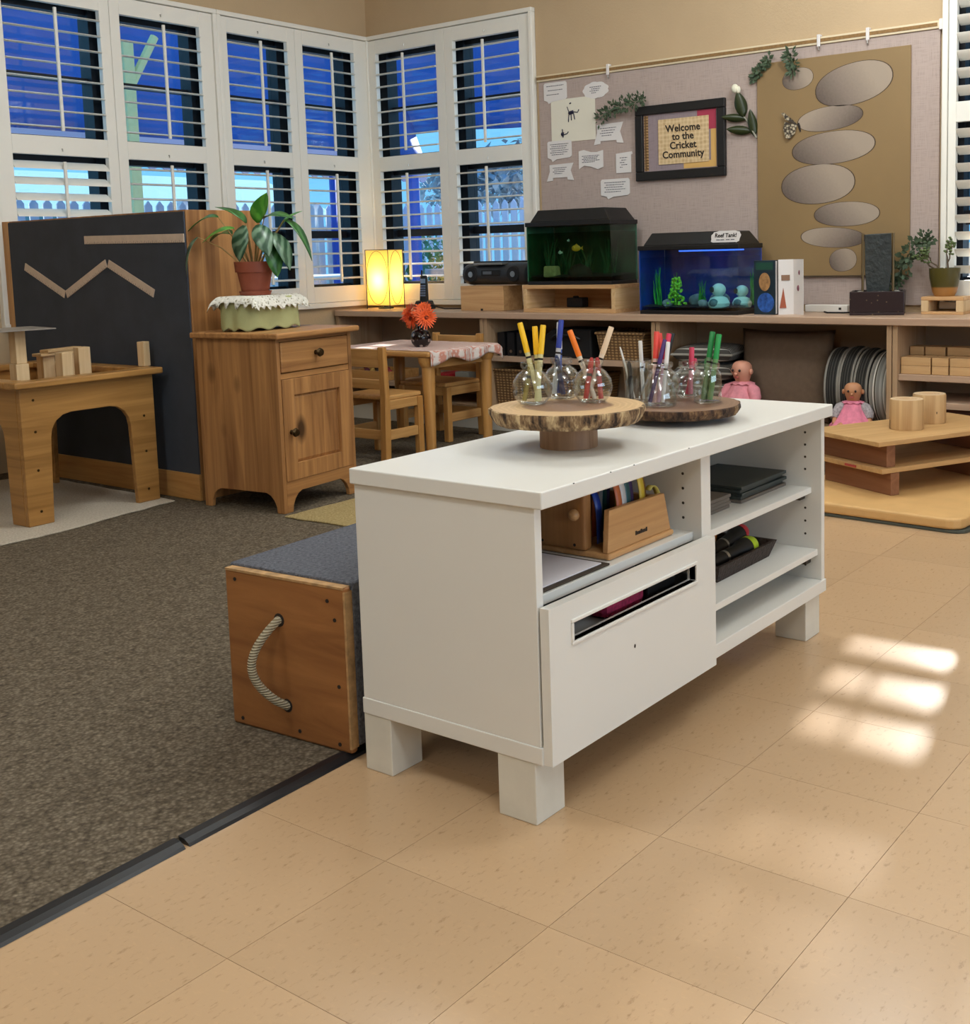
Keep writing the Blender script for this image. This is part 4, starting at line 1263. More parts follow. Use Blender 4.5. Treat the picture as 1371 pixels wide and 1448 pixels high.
rn = random.Random(21); mb = MB()
MB().tube([(0, 0, 0), (0, .01, .07), (0, -.004, .135)], .003, 6).build('stem', M['aq_plant3'], t)
for i in range(120):
    s_ = rn.random(); zz = .01 + .13 * s_
    a = rn.uniform(0, 6.28); r_ = .045 * (1 - s_ * .65)
    p = Vector((math.cos(a) * r_ * rn.random(), math.sin(a) * r_, zz))
    mb.ball(p, (.006, .008, .006), 6, 4)
mb.build('leaf_tufts', M['aq_plant3'], t)['kind'] = 'stuff'
M['diver'] = mat('diver_white', '#cfe3df', .55)
for i, (y, x, s_, lb) in enumerate([(2.60, 4.80, 1.0, 'white round-headed diver ornament with a dark porthole in front'), (2.515, 4.87, .9, 'smaller white round-headed diver ornament near the corner')]):
    t = thing('diver_ornament', lb, 'ornament', (x, y, z2 - .006), R(-8))
    MB().lathe([(0, 0), (.046 * s_, 0), (.052 * s_, .022 * s_), (.04 * s_, .046 * s_), (.018 * s_, .056 * s_), (0, .056 * s_)], n=20).build('diver_body', M['diver'], t, smooth=True)
    MB().ball((0, 0, .084 * s_), (.034 * s_, .034 * s_, .031 * s_), 16, 12).build('helmet', M['diver'], t, smooth=True)
    MB().tube([(-.028 * s_, .016 * s_, .086 * s_), (-.034 * s_, .018 * s_, .086 * s_)], .014 * s_, 14).build('porthole', mat('porthole_dark_%d' % i, '#1d3a40', .4), t)
    MB().ball((-.040 * s_, 0, .024 * s_), (.014 * s_, .026 * s_, .02 * s_), 12, 8).build('chest_opening', mat('chest_teal_%d' % i, '#386a78', .5), t, smooth=True)
for i, (y, x, r_, lb) in enumerate([(2.77, 4.90, .045, 'grey boulder behind the lime water plant'), (2.66, 4.92, .05, 'grey boulder behind the diver ornament'), (2.68, 4.79, .026, 'small grey stone beside the diver ornament'), (2.88, 4.80, .028, 'small grey stone at the foot of the grassy plants')]):
    mb = MB().ball((0, 0, 0), (r_ * .8, r_, r_ * .75), 14, 10)
    mb.v = [tuple(Vector(p) * (1 + .15 * noise.noise(Vector(p) * 40 + Vector((i, 0, 0))))) for p in mb.v]
    tag(mb.build('aquarium_rock', mat('rock_grey_%d' % i, '#8b8f92', .8, var=.25, vscale=40), smooth=True, loc=(x, y, z2 + r_ * .5)), lb, 'rock')
sg = thing('tank_sign', 'small white cloud-shaped card reading Reef Tank on the hood', 'sign', (4.752, 2.535, CZ + .358))
poly = []
for k in range(44):
    a = 2 * PI * k / 44
    q = 1 + .03 * math.sin(a * 11)
    py = math.copysign(abs(math.cos(a)) ** .55, math.cos(a)) * .075 * q
    pz = math.copysign(abs(math.sin(a)) ** .6, math.sin(a)) * .030 * q
    poly.append((py - pz * .25, pz))
MB().prism(poly, 'x', 0, .002).build('sign_card', M['paper'], sg)
text_mesh('lettering', 'Reef Tank!', .026, M['dark_ink'], sg, (-.0007, 0, .008), (R(90), 0, R(-90)), bold=.0006, shear=.12, depth=.0003)
mb = MB()
for a in (-.045, -.02, .008, .03):
    mb.box(-.0006, 0, a, a + .019, -.013, -.0095)
mb.build('small_print', M['ink'], sg)

# ---- upright picture book and folded white card
bk = thing('picture_book', 'upright picture book with dark blue cover beside the lower aquarium', 'book', (4.80, 2.31, CZ))
bk.rotation_euler = (0, 0, R(-4))
MB().box(0, .004, 0, .112, 0, .248).box(.022, .026, 0, .112, 0, .248).box(.0, .026, .108, .112, 0, .248).build('cover', mat('book_cover', '#1c2f3a', .35, var=.3, vscale=14), bk, bevel=.0015)
MB().box(.005, .021, .002, .107, .004, .244).build('pages', M['paper'], bk)
mb = MB().ball((-.001, .055, .15), (.0012, .030, .042), 14, 10)
mb.build('cover_figure', mat('cover_tan', '#a67b4e', .5, var=.4, vscale=40), bk)
MB().ball((-.0008, .05, .055), (.0012, .045, .045), 14, 10).build('cover_blue_patch', mat('cover_blue', '#2a56a0', .4, var=.5, vscale=50), bk)
MB().box(-.0007, 0, .012, .10, .205, .238).build('cover_band', mat('cover_green', '#1d4a3c', .4), bk)
cd = thing('folded_card', 'white folded card with reddish print standing beside the picture book', 'card', (4.83, 2.30, CZ))
MB().add([(-.02, .0, 0), (.03, -.052, 0), (.03, -.052, .25), (-.02, .0, .25)], [(0, 1, 2, 3)]).build('front_leaf', M['paper'], cd, solid=.002)
MB().add([(.03, -.052, 0), (-.01, -.118, 0), (-.01, -.118, .25), (.03, -.052, .25)], [(0, 1, 2, 3)]).build('rear_leaf', M['paper'], cd, solid=.002)
MB().add([(-.019, -.006, .03), (.004, -.028, .03), (-.006, -.018, .12)], [(0, 1, 2)]).build('print_triangle', mat('print_red', '#a5573c', .7), cd, solid=.003)
MB().add([(-.012, -.012, .155), (.016, -.040, .155), (.016, -.040, .180), (-.012, -.012, .180)], [(0, 1, 2, 3)]).build('print_band', mat('print_brown', '#8c6a52', .7), cd, solid=.003)
MB().ball((.008, -.085, .12), (.006, .007, .014), 8, 6).ball((.006, -.092, .19), (.005, .006, .012), 8, 6).build('print_spots', mat('print_plum', '#7a4452', .7), cd)

# ---- power strip, fountain, succulent
t = thing('power_strip', 'white power strip lying against the pinboard', 'power strip', (5.05, 2.06, CZ))
MB().box(-.02, .03, 0, .21, 0, .034).build('housing', M['white_paint'], t, bevel=.004)
for k in range(1):
    MB().box(-.022, -.0195, .03, .042, .012, .022).build('socket', M['dark_ink'], t)
tag(MB().tube([(5.0, 2.16, .642), (4.94, 2.12, .642), (4.95, 2.05, .642), (5.0, 2.0, .642)], .004, 6).build('power_cable', M['black_soft'], smooth=True), 'black cable curling in front of the power strip', 'cable')
ft = thing('tabletop_fountain', 'dark slate tabletop fountain with a maroon tiled basin', 'fountain', (4.94, 1.882, CZ), R(18))
m, n, l, b = nt('basin_tile')
vo = n.new('ShaderNodeTexVoronoi'); vo.inputs['Scale'].default_value = 38; vo.inputs['Randomness'].default_value = .9
l.new(coords(n, l), vo.inputs['Vector'])
l.new(ramp(n, l, vo.outputs['Distance'], [(.06, lin('#7d6a50')), (.16, lin('#24161b'))]), b.inputs['Base Color'])
b.inputs['Roughness'].default_value = .3
mb = MB()
mb.box(-.10, .10, -.115, .115, 0, .012)
for q in ((-.10, -.088, -.115, .115), (.088, .10, -.115, .115), (-.088, .088, -.115, -.103), (-.088, .088, .103, .115)):
    mb.box(*q, .012, .104)
mb.build('basin', m, ft, bevel=.003)
MB().box(-.088, .088, -.103, .103, .012, .085).build('pebble_fill', M['gravel'], ft)
M['slate'] = mat('slate', '#262c2c', .45, var=.35, vscale=26, bmp=.8, bscale=40, bdist=.006)
MB().prism([(-.045, .086), (.048, .086), (.056, .2), (.058, .352), (-.056, .356), (-.058, .2)], 'x', .0, .022).build('slate_slab', M['slate'], ft, bevel=.003)
for y in (-.064, .066):
    MB().tube([(.012, y, .086), (.012, y, .356)], .006, 8).build('copper_pipe', mat('copper_pipe%d' % (y > 0), '#6d5a3c', .4, metal=.6), ft)
rn = random.Random(9)
for i in range(12):
    a, c = rn.uniform(-.075, .075), rn.uniform(-.09, .09)
    if abs(a - .011) < .03 and abs(c) < .07: a = -.05
    MB().ball((a, c, .092), (.018, .022, .011), 10, 6).build('pebble', M['slate'] if i % 3 else M['pebble_light'] if 'pebble_light' in M else M.setdefault('pebble_light', mat('pebble_light', '#b9b5aa', .5)), ft, smooth=True)
wf = thing('plant_stand', 'little open wooden stand under the olive flower pot', 'stand', (4.955, 1.512, CZ))
MB().box(0, .12, 0, .182, .060, .076).build('top_board', M['birch_y'], wf, bevel=.002)
MB().box(0, .12, 0, .182, 0, .012).build('bottom_board', M['birch_y'], wf, bevel=.002)
for y in (0, .150):
    MB().box(0, .12, y, y + .032, .012, .060).build('side_block', M['birch_z'], wf, bevel=.002)
pj = thing('potted_jade', 'small succulent in an olive and tan glazed pot on a stand', 'plant', (5.015, 1.612, CZ + .0765))
m, n, l, b = nt('two_tone_glaze')
sp = n.new('ShaderNodeSeparateXYZ'); l.new(coords(n, l), sp.inputs[0])
l.new(ramp(n, l, sp.outputs[2], [(.036, lin('#a8763f')), (.042, lin('#4c451c'))]), b.inputs['Base Color'])
b.inputs['Roughness'].default_value = .3
MB().lathe([(.0, 0), (.042, 0), (.052, .02), (.064, .08), (.066, .122), (.060, .122), (.057, .085), (.0, .085)], n=28).build('pot', m, pj, smooth=True)
MB().lathe([(0, .086), (.0575, .086), (.0575, .1), (0, .104)], n=20).build('soil', mat('soil', '#2b2119', .95), pj)
M['succ'] = mat('succulent_leaf', '#5a6b3c', .5, var=.25, vscale=40)
M['succ_stem'] = mat('succulent_stem', '#5d4c39', .8)
rn = random.Random(12)
mb = MB(); lf = MB()
def branch(p, d, L, r_, dep):
    q = p + d * L
    mid = p + d * L * .5 + Vector((rn.gauss(0, .006), rn.gauss(0, .006), 0))
    mb.tube([p, mid, q], [r_, r_ * .85, r_ * .7], 6)
    if dep >= 2:
        for i in range(5):
            c = p.lerp(q, .35 + .65 * i / 4) + Vector((rn.gauss(0, .007), rn.gauss(0, .009), rn.gauss(0, .007)))
            lf.ball(c, (.006, .0075, .005), 6, 4)
    if dep < 3:
        for k in range(2 if dep != 1 else 1):
            nd = (d + Vector((rn.gauss(0, .25), rn.gauss(.05, .4), rn.uniform(-.1, .3)))).normalized()
            branch(q, nd, L * rn.uniform(.65, .9), r_ * .7, dep + 1)
for d in ((-.1, .75, .75), (-.1, -.28, .95), (-.1, .95, .45)):
    branch(Vector((0, 0, .10)), Vector(d).normalized(), .048, .005, 0)
mb.build('branches', M['succ_stem'], pj, smooth=True)
lf.build('succulent_leaves', M['succ'], pj, smooth=True)['kind'] = 'stuff'
sprig('leafy green cutting hanging behind the slate fountain', (5.075, 1.80, .83), [(-.01, .06, -.10), (-.03, .02, .0), (-.05, -.06, .10), (-.06, -.12, .14)], 230, .026, 31, width=.6, spread=.04, name='leafy_cutting')

# ================================================================ SMALL TABLE AND CHAIRS
kt = thing('child_table', 'small square wooden table partly covered by a pink cloth', 'table', (3.938, 3.662, .0095))
KX, KY, KZ = .515, .70, .4905
MB().box(0, KX, 0, KY, KZ - .028, KZ).build('table_top', M['maple_y'], kt, bevel=.011, seg=3)
for x in (.05, KX - .045):
    for y in (.05, KY - .05):
        MB().tube([(x, y, 0), (x, y, .12), (x, y, KZ - .09), (x, y, KZ - .028)], [.024, .026, .031, .033], 16).build('leg', M['maple_z'], kt, smooth=True)
        MB().lathe([(.0, KZ - .075), (.034, KZ - .075), (.046, KZ - .05), (.048, KZ - .029), (0, KZ - .029)], (x, y), 16).build('leg_collar', M['maple_z'], kt, smooth=True)
MB().box(.06, KX - .06, .045, .062, KZ - .085, KZ - .028).build('apron', M['maple_x'], kt)
MB().box(.06, KX - .06, KY - .062, KY - .045, KZ - .085, KZ - .028).build('apron', M['maple_x'], kt)
def cloth_mat():
    m, n, l, b = nt('striped_table_cloth')
    vec = coords(n, l, (1, 1, 1), (0, 0, R(8)))
    w = n.new('ShaderNodeTexWave'); w.bands_direction = 'Y'; w.inputs['Scale'].default_value = 44; w.inputs['Distortion'].default_value = 3.5; w.inputs['Detail'].default_value = 2
    l.new(vec, w.inputs[0])
    c1 = ramp(n, l, w.outputs[1], [(.15, lin('#c98a78')), (.45, lin('#d9bfb4')), (.8, lin('#ddd2cb'))])
    l.new(c1, b.inputs['Base Color'])
    b.inputs['Roughness'].default_value = .95
    bump(n, l, b, nz(n, l, vec, 220, 2), .5, .002)
    return m
def drape(u, v):
    x = .012 + u * (KX + .02 - .012)
    s = -.062 + v * (KY - .03 + .062)
    if s >= 0:
        y, z = s, KZ + .0025
    else:
        y, z = -.006 + .006 * math.sin(x * 46), KZ + .0025 + s * (.9 + .25 * math.sin(x * 23 + 1))
    if x > KX:
        z -= (x - KX) * .9
    return (x, y - .001, z + .0008 * math.sin(x * 60) * math.sin(y * 47))
tag(MB().grid(drape, 44, 56).build('table_cloth', cloth_mat(), smooth=True, solid=.002, loc=(3.938, 3.662, .0095), ang=80), 'pink and white striped cloth draped over the small wooden table', 'tablecloth')
vz = thing('flower_vase', 'round dark vase with pale dots and orange gerbera flowers', 'vase', (4.13, 3.885, KZ + .0135))
m, n, l, b = nt('dotted_glaze')
vo = n.new('ShaderNodeTexVoronoi'); vo.inputs['Scale'].default_value = 36; vo.inputs['Randomness'].default_value = .3
l.new(coords(n, l), vo.inputs['Vector'])
l.new(ramp(n, l, vo.outputs['Distance'], [(.30, lin('#8d7a72')), (.36, lin('#170f10'))]), b.inputs['Base Color'])
b.inputs['Roughness'].default_value = .12
MB().lathe([(0, 0), (.030, 0), (.046, .020), (.051, .046), (.042, .073), (.020, .088), (.016, .104), (.023, .114), (.019, .114), (.011, .10), (0, .098)], n=28).build('vase_body', m, vz, smooth=True)
M['petal'] = mat('orange_petal', '#f2622a', .6, var=.2, vscale=60)
M['petal_c'] = mat('flower_centre', '#7a2a12', .8)
M['stem_g'] = mat('flower_stem', '#3c4a25', .7)
for i, (p, nr) in enumerate([((-.02, .056, .165), (-.7, .35, .55)), ((-.03, -.045, .172), (-.75, -.2, .55)), ((.02, .01, .190), (-.2, .1, 1)), ((-.035, -.072, .145), (-.6, -.7, .2)), ((-.03, .03, .140), (-.9, .1, -.1))]):
    fl = bpy.data.objects.new('gerbera', None); COL.objects.link(fl); fl.parent = vz; fl.location = p
    fl.rotation_mode = 'QUATERNION'; fl.rotation_quaternion = Vector(nr).to_track_quat('Z', 'Y')
    mb = MB(); rn = random.Random(i)
    for ring, (cnt, L, lift) in enumerate([(24, .056, .1), (20, .046, .35), (14, .030, .7)]):
        for k in range(cnt):
            a = 2 * PI * (k + .5 * ring) / cnt + rn.uniform(-.05, .05)
            d = Vector((math.cos(a), math.sin(a), lift + rn.uniform(-.12, .12)))
            sd_ = Vector((-math.sin(a), math.cos(a), 0)) * .0048
            p0 = d * .008; p1 = d * L * .6; p2 = d * L * rn.uniform(.9, 1.08)
            mb.add([p0 - sd_ * .6, p0 + sd_ * .6, p1 + sd_, p2 + sd_ * .3, p2 - sd_ * .3, p1 - sd_], [(0, 1, 2, 5), (5, 2, 3, 4)])
    mb.build('petals', M['petal'], fl)
    MB().ball((0, 0, .007), (.010, .010, .006), 10, 6).build('flower_centre', M['petal_c'], fl, smooth=True)
    MB().tube([(0, 0, .09), (p[0] * .4, p[1] * .4, .115), p], .0022, 6).build('stem', M['stem_g'], vz, smooth=True)

def chair(label, loc, rz, sh=.30, bh=.53, W=.33, D=.30, group='child chairs at the small table'):
    c = thing('child_chair', label, 'chair', loc, rz, group)   # faces +x, back at x = 0
    MB().box(.018, D, .012, W - .012, sh - .022, sh).build('seat', M['maple_x'], c, bevel=.007)
    for y in (0, W - .036):
        MB().prism([(-.012, 0), (.022, 0), (.030, sh * .5), (.030, sh), (.020, bh), (-.006, bh), (.0, sh)], 'y', y, y + .036).build('rear_leg', M['maple_z'], c, bevel=.004)
        MB().box(D - .034, D, y + .002, y + .034, 0, sh - .022).build('front_leg', M['maple_z'], c, bevel=.004)
        MB().box(.03, D - .034, y + .008, y + .028, sh - .066, sh - .022).build('seat_rail', M['maple_x'], c, bevel=.003)
        MB().box(.024, D - .034, y + .008, y + .028, .10, .145).build('stretcher', M['maple_x'], c, bevel=.003)
    MB().box(.0, .016, .036, W - .036, bh - .095, bh - .012).build('back_rail', M['maple_y'], c, bevel=.003)
    MB().box(.002, .018, .036, W - .036, sh + .03, sh + .075).build('back_rail', M['maple_y'], c, bevel=.003)
    MB().box(D - .03, D - .008, .036, W - .036, sh - .066, sh - .022).build('front_rail', M['maple_y'], c, bevel=.003)
    MB().box(.006, .024, .036, W - .036, .10, .145).build('back_stretcher', M['maple_y'], c, bevel=.003)
    return c
chair('wooden child chair standing between the pine cabinet and the small table', (3.708, 3.722, .0095), 0, .305, .53, W=.31, D=.25)
chair('wooden child chair pushed under the small table from the counter side', (4.555, 4.185, .0095), PI, .30, .53, W=.34, D=.29)
# ================================================================ DIVIDER AND PINE CABINET
CP = .0095      # carpet surface
dv = thing('room_divider', 'shelf-back room divider covered in dark charcoal felt', 'divider', (2.75, 3.795, CP))
DL, DD, DH = 1.335, .36, 1.138
M['felt'] = mat('charcoal_felt', '#3c414b', .95, var=.12, vscale=8, bmp=.35, bscale=500)
MB().box(.006, DD, 0, .02, 0, DH).build('end_panel', M['pine'], dv, bevel=.002)
MB().box(.006, DD, DL - .02, DL, 0, DH).build('end_panel', M['pine'], dv, bevel=.002)
MB().box(.006, DD, .02, DL - .02, DH - .02, DH).build('top_panel', M['pine_x'], dv, bevel=.002)
MB().box(.006, DD, .02, DL - .02, .04, .06).build('bottom_panel', M['pine_x'], dv)
MB().box(.006, DD, .02, DL - .02, .55, .57).build('shelf', M['pine_x'], dv)
MB().box(.004, .006, .0, DL, .0, DH).build('back_board', M['pine'], dv)
MB().box(-.003, .004, .004, DL - .05, .105, DH - .006).build('felt_cover', M['felt'], dv, bevel=.001)
MB().box(-.008, .004, .0, DL, .0, .105).build('kick_board', M['maple_y'], dv, bevel=.002)
MB().box(-.006, .004, DL - .05, DL, .105, DH).build('wooden_stile', M['maple_z'], dv, bevel=.002)
M['ruler'] = mat('ruler_wood', '#cfbcab', .6, var=.06, vscale=30)
def ruler(y0, z0, y1, z1, label):
    L = math.hypot(y1 - y0, z1 - z0)
    t = thing('wooden_ruler', label, 'ruler', (2.7465, y0, z0), 0, 'rulers on the dark felt')
    t.rotation_euler = (math.atan2(z1 - z0, -(y0 - y1)), 0, 0)
    MB().box(-.0035, 0, 0, L, -.017, .017).build('ruler_body', M['ruler'], t, bevel=.001)
    mb = MB()
    k = int(L / .0125)
    for i in range(1, k):
        mb.box(-.0039, -.0034, i * .0125, i * .0125 + .0012, .017 - (.010 if i % 2 == 0 else .006), .0165)
    mb.build('tick_marks', M['ink'], t)
ruler(4.477, 1.049, 3.80, 1.039, 'straight wooden ruler stuck flat along the top of the dark felt')
ruler(4.959, .945, 4.655, .822, 'slanting wooden ruler forming the far stroke of the zigzag')
ruler(4.642, .822, 4.330, .951, 'wooden ruler forming the rising middle stroke of the zigzag')
ruler(4.316, .949, 4.015, .826, 'wooden ruler forming the falling stroke of the zigzag beside the pine cabinet')

pc = thing('pine_cabinet', 'knotty pine bedside cabinet with one drawer and one panelled door', 'cabinet', (2.755, 3.312, CP), R(7))
PW, PD, PH = .420, .405, .650
def arch(x0, x1, h, r, foot):
    # lower edge of an apron with shaped bracket feet
    pts = [(x0, 0), (x0 + foot, 0)]
    pts += [(x0 + foot + r * (1 - math.cos(a)) * .9, h * math.sin(a)) for a in (R(20), R(40), R(60), R(80))]
    pts += [(x1 - foot - r * (1 - math.cos(a)) * .9, h * math.sin(a)) for a in (R(80), R(60), R(40), R(20))]
    return pts + [(x1 - foot, 0), (x1, 0)]
MB().prism(arch(0, PD, .075, .07, .035) + [(PD, PH), (0, PH)], 'x', 0, .018).build('side_panel', M['pine'], pc, bevel=.002)
MB().prism(arch(0, PD, .075, .07, .035) + [(PD, PH), (0, PH)], 'x', PW - .018, PW).build('side_panel', M['pine'], pc, bevel=.002)
MB().prism(arch(.018, PW - .018, .075, .07, .030) + [(PW - .018, .115), (.018, .115)], 'y', 0, .018).build('apron', M['pine_x'], pc, bevel=.002)
MB().box(.018, PW - .018, .002, PD - .002, .115, .13).build('bottom_board', M['pine_x'], pc)
MB().box(.018, PW - .018, PD - .012, PD, .13, PH).build('back_board', M['pine'], pc)
MB().box(.018, PW - .018, .004, .018, .50, .520).build('mid_rail', M['pine_x'], pc)
MB().box(.018, PW - .018, .004, .018, PH - .012, PH).build('top_rail', M['pine_x'], pc)
MB().box(-.024, PW + .022, -.03, PD + .008, PH, PH + .022).build('cabinet_top', M['pine_x'], pc, bevel=.006, seg=3)
dr = MB().box(.022, PW - .022, -.002, .018, .523, PH - .014).build('drawer', M['pine_x'], pc, bevel=.004)
kn = [(0, 0), (.009, 0), (.007, .008), (.014, .016), (.017, .022), (.013, .030), (0, .032)]
def knob(parent, x, y, z):
    o = MB().lathe(kn, n=18).build('knob', M['brass'], parent, smooth=True)
    o.location = (x, y, z); o.rotation_euler = (R(90), 0, 0)
knob(dr, PW / 2, -.002, .585)
door = MB()
d0, d1, e0, e1, st = .020, PW - .020, .118, .498, .062
door.box(d0, d0 + st, -.002, .018, e0, e1).box(d1 - st, d1, -.002, .018, e0, e1).box(d0 + st, d1 - st, -.002, .018, e0, e0 + st).box(d0 + st, d1 - st, -.002, .018, e1 - st, e1)
dr = door.build('door', M['pine'], pc, bevel=.0015)
p = MB().frustum((d0 + st, d1 - st, e0 + st, e1 - st), (d0 + st + .012, d1 - st - .012, e0 + st + .012, e1 - st - .012), 0, .006)
p.v = [(a, .012 - c, b_) for a, b_, c in p.v]
p.build('door_panel', M['pine'], dr)
MB().box(d0 + st, d1 - st, .012, .016, e0 + st, e1 - st).build('panel_backing', M['pine'], dr)
knob(dr, d0 + .035, -.002, .30)

# ---- green wrapped box, lace doily, potted plant on the pine cabinet
PT = CP + PH + .022
gx, gy = 2.905, 3.575
M['green_cloth'] = mat('sage_cloth', '#a8aa78', .9, var=.08, vscale=18, bmp=.4, bscale=300)
def gb(u, v):
    a = u * 2 * PI
    c, s = math.cos(a), math.sin(a)
    ex = .45
    k = (abs(c) ** (2 / ex) + abs(s) ** (2 / ex)) ** (-ex / 2)
    rx, ry = .150, .085
    if v < .4:
        f = v / .4
        return (rx * k * c * f * .97, ry * k * s * f * .97, .128 - .003 * f * f)
    f = (v - .4) / .6
    sc = .97 + .03 * math.sin(min(f * 3, 1) * PI / 2) + .03 * f + .02 * math.sin(a * 9 + 1) * f + .01 * math.sin(a * 5) * f
    z = .125 * (1 - f) + .006 * f * (1 + math.sin(a * 11))
    return (rx * k * c * sc, ry * k * s * sc, max(z, .001))
tag(MB().grid(gb, 96, 26).build('cloth_covered_box', M['green_cloth'], smooth=True, loc=(gx, gy, PT + .0005), rot=(0, 0, R(7)), solid=.002, ang=80), 'low box wrapped in sage green cloth on the pine cabinet', 'box')
def lace():
    m, n, l, b = nt('lace')
    vec = coords(n, l)
    vo = n.new('ShaderNodeTexVoronoi'); vo.inputs['Scale'].default_value = 75
    l.new(vec, vo.inputs['Vector'])
    l.new(ramp(n, l, vo.outputs['Distance'], [(.15, lin('#8f8a72')), (.4, lin('#dedbd0'))]), b.inputs['Base Color'])
    b.inputs['Roughness'].default_value = .95
    bump(n, l, b, vo.outputs['Distance'], .8, .004)
    return m
def dl(u, v):
    # square doily turned so that corners hang over the edges
    a, b_ = (u - .5) * .345, (v - .5) * .25
    x, y = a + .015 * math.sin(v * 40) * (1 if abs(u - .5) > .49 else 0), b_ + .008 * math.sin(u * 60) * (1 if abs(v - .5) > .48 else 0)
    hx_, hy_ = .142, .079
    ox, oy = max(abs(x) - hx_, 0), max(abs(y) - hy_, 0)
    d = math.hypot(ox, oy)
    z = .1305 - .95 * d - .004 * math.sin(x * 90 + y * 40) * min(d * 40, 1)
    px = math.copysign(min(abs(x), hx_) + ox * .35 + (.012 if ox else 0) * min(1, ox * 60) + (.008 if oy else 0) * min(1, oy * 60), x)
    py = math.copysign(min(abs(y), hy_) + oy * .35 + (.012 if oy else 0) * min(1, oy * 60) + (.004 if ox else 0), y)
    return (px, py, z)
tag(MB().grid(dl, 60, 48).build('lace_doily', lace(), smooth=True, loc=(gx, gy, PT + .001), rot=(0, 0, R(14)), solid=.0016, ang=80), 'white crocheted lace doily over the sage green box', 'doily')
pp_ = thing('potted_plant', 'leafy green houseplant in a terracotta plastic pot with saucer', 'plant', (gx - .015, gy + .0, PT + .133))
M['terracotta'] = mat('terracotta', '#8c4630', .55, var=.05, vscale=10)
MB().lathe([(0, 0), (.056, 0), (.062, .016), (.058, .016), (.055, .006), (0, .006)], n=28).build('saucer', M['terracotta'], pp_, smooth=True)
MB().lathe([(0, .0065), (.050, .0065), (.066, .088), (.072, .088), (.075, .128), (.069, .128), (.064, .10), (0, .10)], n=32).build('pot', M['terracotta'], pp_, smooth=True, ang=30)
MB().lathe([(0, .1005), (.0645, .1005), (.066, .110), (0, .114)], n=20).build('soil', mat('potting_soil', '#2a2018', .95), pp_)
def pleaf_mat(nm, c1, c2):
    m, n, l, b = nt(nm)
    vec = coords(n, l)
    w = n.new('ShaderNodeTexWave'); w.bands_direction = 'DIAGONAL'; w.inputs['Scale'].default_value = 16; w.inputs['Distortion'].default_value = 3
    l.new(vec, w.inputs[0])
    l.new(ramp(n, l, w.outputs[1], [(.3, lin(c1)), (.9, lin(c2))]), b.inputs['Base Color'])
    b.inputs['Roughness'].default_value = .32
    return m
LG = [pleaf_mat('plant_leaf_light', '#3f8a2a', '#65ad3e'), pleaf_mat('plant_leaf_mid', '#2c5f2c', '#4b7f45'), pleaf_mat('plant_leaf_grey', '#31503a', '#6d8a70')]
M['pstem'] = mat('plant_stem', '#9a7b45', .6, var=.25, vscale=30)
# leaves: right (r), up (u) offsets of the leaf base from the pot centre in the room, depth offset, direction
def rd(r_, u_, dpt):   # offsets across the view of someone facing the cabinet from the room
    return Vector((r_ * .587 + dpt * .80, -r_ * .809 + dpt * .586, u_))
LV = [(-.20, .225, -.03, (-.6, -.62, -.1), .13, .052, 2, .5), (-.13, .300, .01, (-.9, .25, .0), .11, .048, 1, .9), (-.06, .255, -.03, (-1, -.03, -.1), .115, .05, 0, .4),
      (-.015, .265, -.05, (-.25, -1, -.3), .125, .062, 2, .2), (.02, .275, .02, (.1, 1, -.2), .115, .06, 0, .5), (.035, .265, -.05, (.35, -.6, -.5), .12, .062, 2, .3),
      (.085, .235, -.04, (.75, -.9, -.2), .135, .066, 2, .35), (.075, .200, -.05, (.35, -.95, -.3), .12, .056, 1, .3), (.12, .285, .02, (.9, -.45, 0), .14, .05, 1, .7),
      (.10, .255, .03, (.4, .6, 0), .09, .045, 0, .4), (-.03, .275, .03, (-.5, .8, 0), .11, .05, 1, .6), (.05, .29, -.01, (.6, .35, -.3), .10, .055, 1, .6), (-.09, .235, .04, (-.7, .3, .3), .1, .05, 1, .7)]
for (a, u_, dp, dd, L, Wl, mi, bd) in LV:
    base = rd(a, u_, dp)
    q = Vector((dd[0] * .587 + dd[2] * .80, -dd[0] * .809 + dd[2] * .586, dd[1]))
    put_leaf('leaf', L * 1.1, Wl * 1.4, LG[mi], pp_, base, q, .3 if a > 0 else -.3, bd, .22)
    s0 = rd(a * .16, .105, dp * .3)
    MB().tube([s0, s0.lerp(base, .5) + Vector((0, 0, .018)), base], [.0032, .0028, .002], 6).build('leaf_stem', M['pstem'], pp_, smooth=True)

# ---- sand table with blocks
sn = thing('sand_table', 'low wooden sand table with arched leg panels', 'table', (2.125, 3.945, CP + .006), R(1.5))
SX, SY, SZ = .550, .80, .525
def legpanel(W_, leg, apex):
    r = .085
    pts = [(0, 0), (leg, 0), (leg + .012, apex - r)]
    pts += [(leg + .012 + r * (1 - math.cos(a)), apex - r + r * math.sin(a)) for a in (R(22), R(45), R(67), R(90))]
    pts += [(W_ - leg - .012 - r * (1 - math.cos(a)), apex - r + r * math.sin(a)) for a in (R(90), R(67), R(45), R(22))]
    return pts + [(W_ - leg - .012, apex - r), (W_ - leg, 0), (W_, 0), (W_, SZ - .025), (0, SZ - .025)]
for y in (0, SY - .022):
    MB().prism(legpanel(SX, .098, .395), 'y', y, y + .022).build('leg_panel', M['sand_x'], sn, bevel=.003)
for x in (0, SX - .022):
    p = legpanel(SY - .044, .085, .395)
    MB().prism([(a + .022, b_) for a, b_ in p], 'x', x, x + .022).build('leg_panel', M['sand_y'], sn, bevel=.003)
mb = MB()
ov, rim = .03, .055
